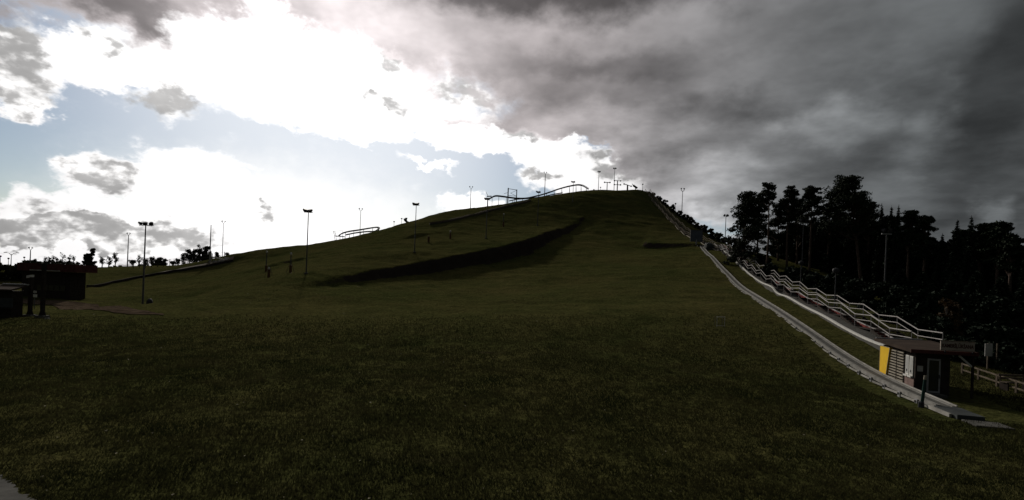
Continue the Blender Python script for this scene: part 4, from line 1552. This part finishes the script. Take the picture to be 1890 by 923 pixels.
for k in range(5):
    q = pA + wv * (0.7 + (k + 0.5) * (Lw - 1.4) / 5)
    w_ = MB().box(Vector((q.x, q.y, g + 2.4)) + wn * 0.03, wv * 0.5, wn * 0.04, ZV * 0.6).build('window', M['darkwood'], t)
    MB().box(Vector((q.x, q.y, g + 2.4)) + wn * 0.075, wv * 0.42, wn * 0.006, ZV * 0.5).build('pane', M['glass'], w_)

# dark boulder next to the first mast
q = foot(276, 70)
t_ = MB()
bmm = bmesh.new()
bmesh.ops.create_icosphere(bmm, subdivisions=2, radius=1.0)
for v in bmm.verts:
    nn = 1 + 0.16 * mnoise.noise(v.co * 1.7 + Vector((3, 1, 2)))
    v.co = Vector((v.co.x * 0.48 * nn, v.co.y * 0.45 * nn, v.co.z * 0.85 * nn))
t_.add([q + ZV * 0.62 + v.co for v in bmm.verts], [[v.index for v in f.verts] for f in bmm.faces])
bmm.free()
tag(t_.build('boulder', M['darkmetal'], None, q), 'upright dark boulder beside the three-lamp mast', 'boulder')


# ------------------------------------------------------------------ trees
def leaf_cloud(cs, rads, counts, size, aspect=0.55, shell=0.35, flat=0.0):
    """leaf quads spread through ellipsoids; centres, radii (k,3), counts (k)"""
    idx = np.repeat(np.arange(len(cs)), counts)
    k = len(idx)
    d = RNG.normal(size=(k, 3)); d /= np.linalg.norm(d, axis=1)[:, None]
    r = (shell + (1 - shell) * RNG.random(k)) ** 0.6 * (0.82 + 0.36 * RNG.random(k))
    c = cs[idx] + d * rads[idx] * r[:, None]
    a = RNG.normal(size=(k, 3)); a[:, 2] *= (1 - flat); a /= np.linalg.norm(a, axis=1)[:, None]
    b = np.cross(a, RNG.normal(size=(k, 3))); b /= np.linalg.norm(b, axis=1)[:, None]
    sz = size * (0.6 + 0.8 * RNG.random(k))[:, None]
    a = a * sz; b = b * sz * aspect
    V = np.stack([c - a, c - b, c + a, c + b], 1).reshape(-1, 3)
    return V


def curve_pts(p, q, bow, n=6):
    out = []
    for i in range(n + 1):
        f = i / n
        out.append(p.lerp(q, f) + bow * math.sin(math.pi * f))
    return out


def pine(px, d, top, x0, x1, bottom, label, seed, pads=34, lean=0.0, name='pine_tree', group='pine trees on the right flank', r0=0.22, leaves=230, low=0.0):
    rg = random.Random(seed)
    p = foot(px + lean, d)
    m = d * K / F
    zt, zb = zat(p, top), zat(p, bottom)
    xl, xr = (x0 - px) * m, (x1 - px) * m
    tp = Vector((p.x - lean * m, p.y, zt - 0.4))
    t = thing(name, p, label, 'tree', group)
    bow = Vector((rg.uniform(-.3, .3), 0, 0))
    tk = curve_pts(p - ZV * 0.3, tp, bow, 9)
    mb = MB().tube(tk, [r0 * (1 - 0.85 * i / 9) + 0.02 for i in range(10)], 8)
    pads = int(pads * 1.2)
    cs, rd, ct = [], [], []
    hc = zt - zb
    for k in range(pads):
        f = (k + rg.random()) / pads                  # 0 bottom .. 1 top
        f = f ** 0.85
        z = zb + hc * f
        env = max(0.06, 1 - max(f - 0.32, 0) / 0.72) ** 0.72 * (0.6 + 0.4 * min(1, f / 0.3))
        g_ = rg.random() * 2 * math.pi
        rr = env * math.sqrt(rg.uniform(0.12, 1.0))
        hx = (xr if math.cos(g_) > 0 else -xl)
        hy = (xr - xl) / 2 * 0.9
        sz = rg.uniform(0.6, 1.1) * (0.19 * (xr - xl) + 0.34)
        x = math.cos(g_) * max(hx - sz * 0.7, 0.2) * rr
        y = math.sin(g_) * hy * rr
        c = Vector((tp.x + x, tp.y + y, z - sz * 0.4))
        # limb from the trunk to this pad
        ft = min(0.97, max(0.25, (c.z - 0.9 * sz - 0.25 * abs(x) - p.z) / (zt - p.z)))
        i0 = int(ft * 9)
        a = tk[i0].lerp(tk[min(i0 + 1, 9)], ft * 9 - i0)
        mb.tube(curve_pts(a, c, ZV * -0.12 * (c - a).length, 3), [0.075, 0.06, 0.045, 0.02], 5, False)
        for q in range(3):
            o = Vector((rg.uniform(-.7, .7), rg.uniform(-.7, .7), rg.uniform(-.18, .3))) * sz
            s2 = sz * rg.uniform(0.45, 0.75)
            cs.append(tuple(c + o)); rd.append((s2, s2, s2 * 0.5)); ct.append(leaves // 3)
    for k in range(int(low)):                        # drooping lower branches
        f = (k + rg.random()) / low
        z = p.z + (zb - p.z) * (0.25 + 0.75 * f)
        g_ = rg.random() * 2 * math.pi
        ln_ = rg.uniform(0.5, 0.95) * (xr - xl) * 0.5
        c = Vector((tp.x + math.cos(g_) * ln_, tp.y + math.sin(g_) * ln_, z))
        mb.tube([Vector((tp.x + (p.x - tp.x) * (1 - (z - p.z) / (zt - p.z)), p.y, z + 0.3)), c], [0.05, 0.015], 4, False)
        cs.append(tuple(c)); rd.append((0.8, 0.8, 0.28)); ct.append(leaves // 2)
    mb.build('trunk', M['bark'], t, smooth=True)
    V = leaf_cloud(np.array(cs), np.array(rd), np.array(ct), 0.19, 0.5)
    np_mesh('crown', V, 4, M['needle'], t)
    return t


def spruce(px, d, top, halfpx, label, seed, name='spruce_tree', group='spruces in the dark forest', n=4200, base_f=0.06):
    rg = random.Random(seed)
    p = foot(px, d)
    zt = zat(p, top)
    hgt = zt - p.z
    R_ = halfpx * d * K / F
    t = thing(name, p, label, 'tree', group)
    MB().tube([p - ZV * 0.3, Vector((p.x, p.y, zt))], [0.24, 0.02], 7).build('trunk', M['barkdark'], t)
    f = 1 - np.sqrt(RNG.random(n)) * (1 - base_f)
    nw = max(10, int(hgt * 1.3))
    ring = np.floor(f * nw); frac = f * nw - ring
    ph = RNG.random(n) * 2 * np.pi
    lob = 0.72 + 0.28 * np.cos(ph * 5 + ring * 2.3) * np.sin(ring * 1.7 + ph * 2)
    rr = R_ * (1 - f) ** 0.9 * (1.05 - 0.5 * frac) * lob * np.sqrt(0.25 + 0.75 * RNG.random(n)) + 0.05
    c = np.stack([p.x + np.cos(ph) * rr, p.y + np.sin(ph) * rr, p.z + hgt * f - 0.22 * rr], 1)
    a = np.stack([np.cos(ph), np.sin(ph), -0.35 + 0.4 * RNG.random(n)], 1) + RNG.normal(size=(n, 3)) * 0.35
    a /= np.linalg.norm(a, axis=1)[:, None]
    b = np.cross(a, RNG.normal(size=(n, 3))); b /= np.linalg.norm(b, axis=1)[:, None]
    sz = (0.16 + 0.2 * RNG.random(n))[:, None] * (1.5 if n > 5000 else 1.0) * (0.7 + 0.5 * (1 - f))[:, None]
    V = np.stack([c - a * sz, c - b * sz * .4, c + a * sz, c + b * sz * .4], 1).reshape(-1, 3)
    np_mesh('crown', V, 4, M['spruce'], t)


def leafy(px, d, top, x0, x1, label, seed, m='leaf', name='leafy_tree', group='leafy trees at the forest edge', clumps=26, per=150, size=0.2, crown_from=0.12, trunk=True):
    rg = random.Random(seed)
    p = foot(px, d)
    zt = zat(p, top)
    hgt = zt - p.z
    s_ = d * K / F
    xl, xr = (x0 - px) * s_, (x1 - px) * s_
    t = thing(name, p, label, 'tree' if hgt > 3.5 else 'shrub', group)
    mb = MB()
    mb.tube(curve_pts(p - ZV * 0.25, p + ZV * hgt * 0.8, Vector((rg.uniform(-.2, .2), 0, 0)), 5), [0.2, 0.17, 0.14, 0.1, 0.06, 0.02] if hgt > 3.5 else [0.06, 0.05, 0.04, 0.03, 0.02, 0.01], 7)
    cs, rd, ct = [], [], []
    W2_ = (xr - xl) / 2
    for k in range(clumps):
        f = crown_from + (1 - crown_from) * (k + rg.random()) / clumps
        env = math.sqrt(max(0.04, 1 - ((f - 0.45) / 0.6) ** 2))
        g_ = rg.random() * 2 * math.pi
        sz = rg.uniform(0.6, 1.1) * (0.2 * W2_ + 0.12 * min(hgt, 6) * 0.5 + 0.1)
        rr = env * math.sqrt(rg.random())
        c = Vector((p.x + (xl + xr) / 2 + math.cos(g_) * max(W2_ - sz * 0.6, 0.1) * rr, p.y + math.sin(g_) * W2_ * 0.8 * rr, p.z + hgt * f - sz * 0.5))
        mb.tube([Vector((p.x, p.y, p.z + hgt * max(0.1, f * 0.7 - 0.05))), c], [0.05 if hgt > 3.5 else 0.02, 0.012], 4, False)
        cs.append(tuple(c)); rd.append((sz, sz, sz * 0.75)); ct.append(per)
    mb.build('trunk' if hgt > 3.5 else 'stems', M['barkdark'], t)
    V = leaf_cloud(np.array(cs), np.array(rd), np.array(ct), size, 0.6)
    np_mesh('crown' if hgt > 3.5 else 'foliage', V, 4, M[m], t)


# the pine group
pine(1374, 86, 352, 1338, 1412, 470, 'pine with low sweeping boughs at the open edge of the group', 1, 52, low=12)
pine(1412, 88, 337, 1391, 1434, 372, 'slender pine with a small separate tuft of crown', 2, 16, lean=3, leaves=170)
pine(1398, 96, 362, 1370, 1425, 440, 'shaded pine behind the sweeping one', 3, 34, low=8)
pine(1452, 90, 344, 1433, 1476, 410, 'round-topped pine next to the slender tufted one', 4, 26)
pine(1436, 98, 372, 1412, 1462, 450, 'lower pine between the slender and the round-topped ones', 14, 30, low=8)
pine(1493, 84, 343, 1474, 1518, 404, 'flat-topped pine with a bare straight trunk', 5, 28)
pine(1556, 78, 322, 1516, 1606, 424, 'tallest pine of the group with a broad stepped crown', 6, 50, lean=34, r0=0.26)
pine(1528, 92, 372, 1503, 1556, 440, 'half-hidden pine beside the tallest one', 7, 30)
pine(1602, 84, 371, 1578, 1626, 455, 'dense pine on the far shoulder of the tallest one', 8, 32)
pine(1674, 70, 388, 1654, 1694, 452, 'pine with an airy rounded crown past the spruce tips', 9, 26)
pine(1703, 68, 397, 1683, 1726, 470, 'airy pine sloping down to the gap in the forest', 10, 28)
pine(1838, 58, 408, 1812, 1866, 480, 'round-headed pine in the far clump past the gap', 11, 36)
pine(1862, 55, 432, 1844, 1884, 500, 'lower pine at the outer side of the far clump', 12, 30)
pine(1806, 60, 412, 1792, 1826, 480, 'narrow pine between the spruce tip and the round-headed pine', 13, 22)
pine(1776, 66, 424, 1750, 1802, 480, 'broad pine filling the far clump behind the tall spruce', 15, 34)
pine(1826, 64, 418, 1800, 1850, 480, 'broad pine behind the round-headed pine of the far clump', 16, 34)
pine(1470, 96, 366, 1446, 1500, 440, 'shaded pine standing behind the round-topped and flat-topped ones', 17, 34)
pine(1580, 90, 352, 1552, 1612, 440, 'shaded pine standing behind the tallest one', 18, 40)
pine(1640, 82, 396, 1612, 1668, 470, 'shaded pine standing behind the three spruce tips', 19, 34)
for i, (px, d, top, hw, lb) in enumerate(((1622, 78, 375, 15, 'first of three pointed spruce tips'), (1640, 76, 379, 13, 'middle one of three pointed spruce tips'), (1653, 74, 377, 14, 'last of three pointed spruce tips beside the airy pine'),
                                          (1762, 62, 405, 24, 'pointed spruce just past the forest gap'), (1787, 60, 397, 22, 'tallest pointed spruce of the far clump'), (1889, 50, 462, 16, 'low spruce at the end of the far clump'),
                                          (1735, 66, 430, 18, 'short spruce standing in the forest gap'))):
    spruce(px, d, top, hw, lb, 40 + i)
# darker trees filling the forest behind the trunks
fill = [(1440, 116, 428, 1412, 1470), (1470, 112, 412, 1436, 1505), (1512, 108, 410, 1478, 1548), (1552, 104, 408, 1518, 1590), (1592, 98, 412, 1556, 1630), (1632, 92, 404, 1600, 1664), (1668, 88, 424, 1634, 1704),
        (1706, 84, 440, 1672, 1742), (1742, 80, 448, 1708, 1778), (1780, 76, 432, 1746, 1816), (1822, 72, 436, 1788, 1858), (1864, 68, 452, 1830, 1900), (1905, 62, 470, 1870, 1945)]
for i, (px, d, top, x0, x1) in enumerate(fill):
    leafy(px, d, top, x0, x1, 'dense dark forest tree standing behind the pine trunks', 70 + i, 'spruce', 'forest_tree', 'dense trees behind the pines', 60, 190, 0.36, 0.0)
under = [(1420, 74, 486, 1398, 1446), (1462, 72, 492, 1436, 1490), (1500, 66, 500, 1474, 1530), (1540, 62, 506, 1510, 1572), (1580, 58, 516, 1548, 1612), (1622, 55, 520, 1588, 1656), (1664, 52, 528, 1630, 1700), (1704, 48, 536, 1668, 1740),
         (1790, 46, 540, 1756, 1826), (1830, 44, 548, 1796, 1866), (1872, 42, 556, 1836, 1910), (1776, 40, 590, 1752, 1806), (1812, 38, 600, 1786, 1842), (1850, 36, 604, 1818, 1884), (1888, 34, 612, 1856, 1920),
         (1400, 92, 470, 1384, 1424), (1370, 100, 462, 1350, 1390), (1640, 46, 566, 1612, 1668), (1600, 52, 556, 1570, 1628), (1668, 43, 572, 1640, 1696), (1696, 40, 578, 1668, 1724), (1726, 38, 584, 1698, 1756), (1560, 57, 540, 1534, 1590), (1520, 62, 526, 1496, 1548), (1480, 70, 512, 1458, 1506), (1740, 36, 596, 1716, 1766)]
for i, (px, d, top, x0, x1) in enumerate(under):
    leafy(px, d, top, x0, x1, 'dark undergrowth bush between the stairs and the forest', 100 + i, 'spruce', 'undergrowth_bush', 'undergrowth along the forest edge', 22, 140, 0.22, 0.0)
leafy(1745, 38, 553, 1722, 1772, 'shrub with orange autumn leaves behind the booth roof', 150, 'autumn', 'autumn_shrub', 'shrubs near the booth', 22, 60, 0.14, 0.05)

for i, (px, d, top, hw) in enumerate(((1448, 104, 436, 26), (1476, 100, 428, 30), (1506, 96, 424, 32), (1538, 92, 432, 34), (1572, 88, 424, 36), (1608, 84, 430, 36), (1644, 80, 420, 36), (1682, 76, 442, 38),
                                     (1718, 72, 458, 38), (1752, 70, 452, 38), (1790, 68, 446, 38), (1828, 64, 450, 38), (1866, 60, 470, 36), (1902, 56, 486, 36),
                                     (1800, 52, 500, 40), (1846, 48, 510, 40), (1890, 44, 520, 40), (1760, 54, 500, 36), (1700, 58, 500, 36), (1660, 60, 496, 36),
                                     (1950, 52, 480, 40), (2000, 48, 474, 42), (2060, 46, 470, 44), (1960, 40, 520, 44), (2030, 38, 520, 46), (2110, 42, 470, 46), (1940, 34, 560, 44), (2010, 32, 560, 46), (2100, 34, 530, 48))):
    spruce(px, d, top, hw, 'broad shaded spruce filling the dark forest behind the pines', 300 + i, 'spruce_tree', 'broad spruces deep in the forest', 6500, 0.0)
for i, (px, top) in enumerate(((-22, 492), (-4, 488), (14, 489), (30, 487), (46, 490), (62, 488), (78, 489))):
    leafy(px, 118, top, px - 14, px + 14, 'dark hedge bush behind the kiosk and gate posts', 330 + i, 'leaf', 'hedge_bush', 'hedge behind the kiosk', 20, 110, 0.3, 0.0)
for i, (px, d, top) in enumerate(((1760, 31, 622), (1796, 30, 628), (1834, 29, 634), (1872, 28, 640), (1905, 27, 646))):  # bushes added to darken the shaded grass behind the fence
    leafy(px, d, top, px - 26, px + 26, 'added low bush standing in for shade behind the low two-rail fence', 345 + i, 'spruce', 'undergrowth_bush', 'bushes added for shade behind the rail fence', 22, 130, 0.16, 0.0)

# bushes along the outer side of the upper stairs
bpos = [(1200, 198, 350, 9), (1212, 192, 356, 9), (1224, 187, 363, 10), (1236, 181, 372, 10), (1248, 174, 383, 11), (1261, 167, 389, 11), (1272, 160, 394, 12), (1284, 152, 406, 12), (1296, 144, 415, 12), (1308, 138, 421, 13), (1322, 131, 428, 14), (1336, 124, 437, 14), (1350, 117, 440, 14), (1364, 110, 446, 14)]
for i, (px, d, top, hw) in enumerate(bpos):
    leafy(px + 4, d + 3, top + (6 if px < 1290 else 1), px + 4 - hw * 0.7, px + 4 + hw * 0.7, 'dark bush on the skyline along the upper stairs', 170 + i, 'leaf', 'hillside_bush', 'bushes along the upper stairs', 14, 70, 0.3, 0.0)
leafy(750, 167, 403, 745, 756, 'single small bush on the lower ridge', 190, 'leaf', 'ridge_bush', 'bushes on the ridge', 9, 50, 0.3, 0.0)


# ------------------------------------------------------------------ far left trees
def bare_tree(px, d, top, wpx, label, seed, leaves=120, group='thin trees on the far left horizon', name='bare_tree', dens=1.0):
    rg = random.Random(seed)
    p = foot(px, d)
    zt = zat(p, top)
    hgt = zt - p.z
    R_ = wpx * d * K / F / 2
    t = thing(name, p, label, 'tree', group)
    mb = MB()
    mb.tube(curve_pts(p - ZV * 0.2, Vector((p.x, p.y, zt)), Vector((rg.uniform(-.3, .3), 0, 0)), 5), [0.22, 0.19, 0.15, 0.11, 0.07, 0.03], 6)
    tips = []
    for k in range(int(14 * dens)):
        f = rg.uniform(0.08, 0.9)
        g_ = rg.random() * 6.283
        ln_ = R_ * (1.25 - 0.8 * f) * rg.uniform(0.6, 1.1)
        a = p + ZV * hgt * f
        b = a + Vector((math.cos(g_) * ln_, math.sin(g_) * ln_, ln_ * rg.uniform(0.9, 1.8)))
        if b.z > zt: b.z = zt
        mb.tube([a, a.lerp(b, 0.5) + Vector((0, 0, -0.1)), b], [0.09, 0.06, 0.03], 4, False)
        tips += [tuple(b), tuple(a.lerp(b, 0.6))]
    mb.build('trunk', M['barkdark'], t)
    c = np.array(tips)
    V = leaf_cloud(c, np.full((len(c), 3), 0.55), np.full(len(c), max(4, leaves // 10)), 0.24, 0.6)
    np_mesh('crown', V, 4, M['farleaf'], t)


for i, (px, top, w, lf) in enumerate(((64, 478, 7, 70), (84, 473, 8, 60), (91, 474, 6, 60), (98, 470, 8, 50), (105, 476, 5, 60), (115, 467, 10, 50), (128, 470, 7, 60), (135, 471, 6, 60))):
    bare_tree(px, 190, top, w, 'thin bare tree in the row above the pavilion roof', 200 + i, lf)
for i, (px, top, w, lf) in enumerate(((188, 476, 8, 100), (201, 474, 9, 100), (212, 468, 11, 120), (245, 482, 12, 160), (257, 474, 10, 60), (268, 478, 9, 120), (281, 476, 12, 160), (318, 484, 8, 140), (328, 480, 9, 140), (338, 469, 7, 160))):
    bare_tree(px, 176, top, w, 'small half-bare tree in the field behind the wire fence', 220 + i, lf, 'small trees behind the wire fence')
for i, (px, top, w) in enumerate(((349, 462, 14), (358, 461, 12), (368, 452, 12), (376, 456, 10), (383, 453, 12))):
    bare_tree(px, 170, top, w, 'taller dark tree in the clump next to the thick pole', 240 + i, 320, 'clump of trees by the thick pole', dens=1.6)
for i, (px, top, w) in enumerate(((400, 466, 9), (418, 468, 8))):
    bare_tree(px, 172, top, w, 'low tree peeping over the slope behind the white boom', 250 + i, 200, 'low trees behind the boom', dens=1.2)
leafy(297, 172, 476, 284, 311, 'round dark bushy tree behind the wire fence', 260, 'farleaf', 'round_tree', 'bushy trees on the far left', 18, 70, 0.4, 0.0)
leafy(160, 186, 468, 153, 166, 'lower half of a pair of narrow poplars', 261, 'farleaf', 'poplar_tree', 'narrow poplars on the far left', 20, 60, 0.4, 0.05)
leafy(168, 184, 458, 161, 176, 'taller of a pair of narrow poplars', 262, 'farleaf', 'poplar_tree', 'narrow poplars on the far left', 26, 60, 0.4, 0.05)


def treeline():
    N = 16000
    az = np.radians(-75 + 60 * RNG.random(N))
    R_ = (330 + 60 * RNG.random(N))
    x, y = np.sin(az) * R_, np.cos(az) * R_
    hgt = 4.2 + 2.0 * vnoise(az * 60, az * 0, 31) + 1.2 * vnoise(az * 210, az * 0, 32)
    z = 2.0 + hgt * RNG.random(N) ** 0.8
    c = np.stack([x, y, z], 1)
    a = RNG.normal(size=(N, 3)); a /= np.linalg.norm(a, axis=1)[:, None]
    b = np.cross(a, RNG.normal(size=(N, 3))); b /= np.linalg.norm(b, axis=1)[:, None]
    V = np.stack([c - a * .8, c - b * .55, c + a * .8, c + b * .55], 1).reshape(-1, 3)
    o = np_mesh('far_wood', V, 4, M['farleaf'])
    tag(o, 'low dark line of distant woods along the flat horizon', 'woods', kind='stuff')


treeline()
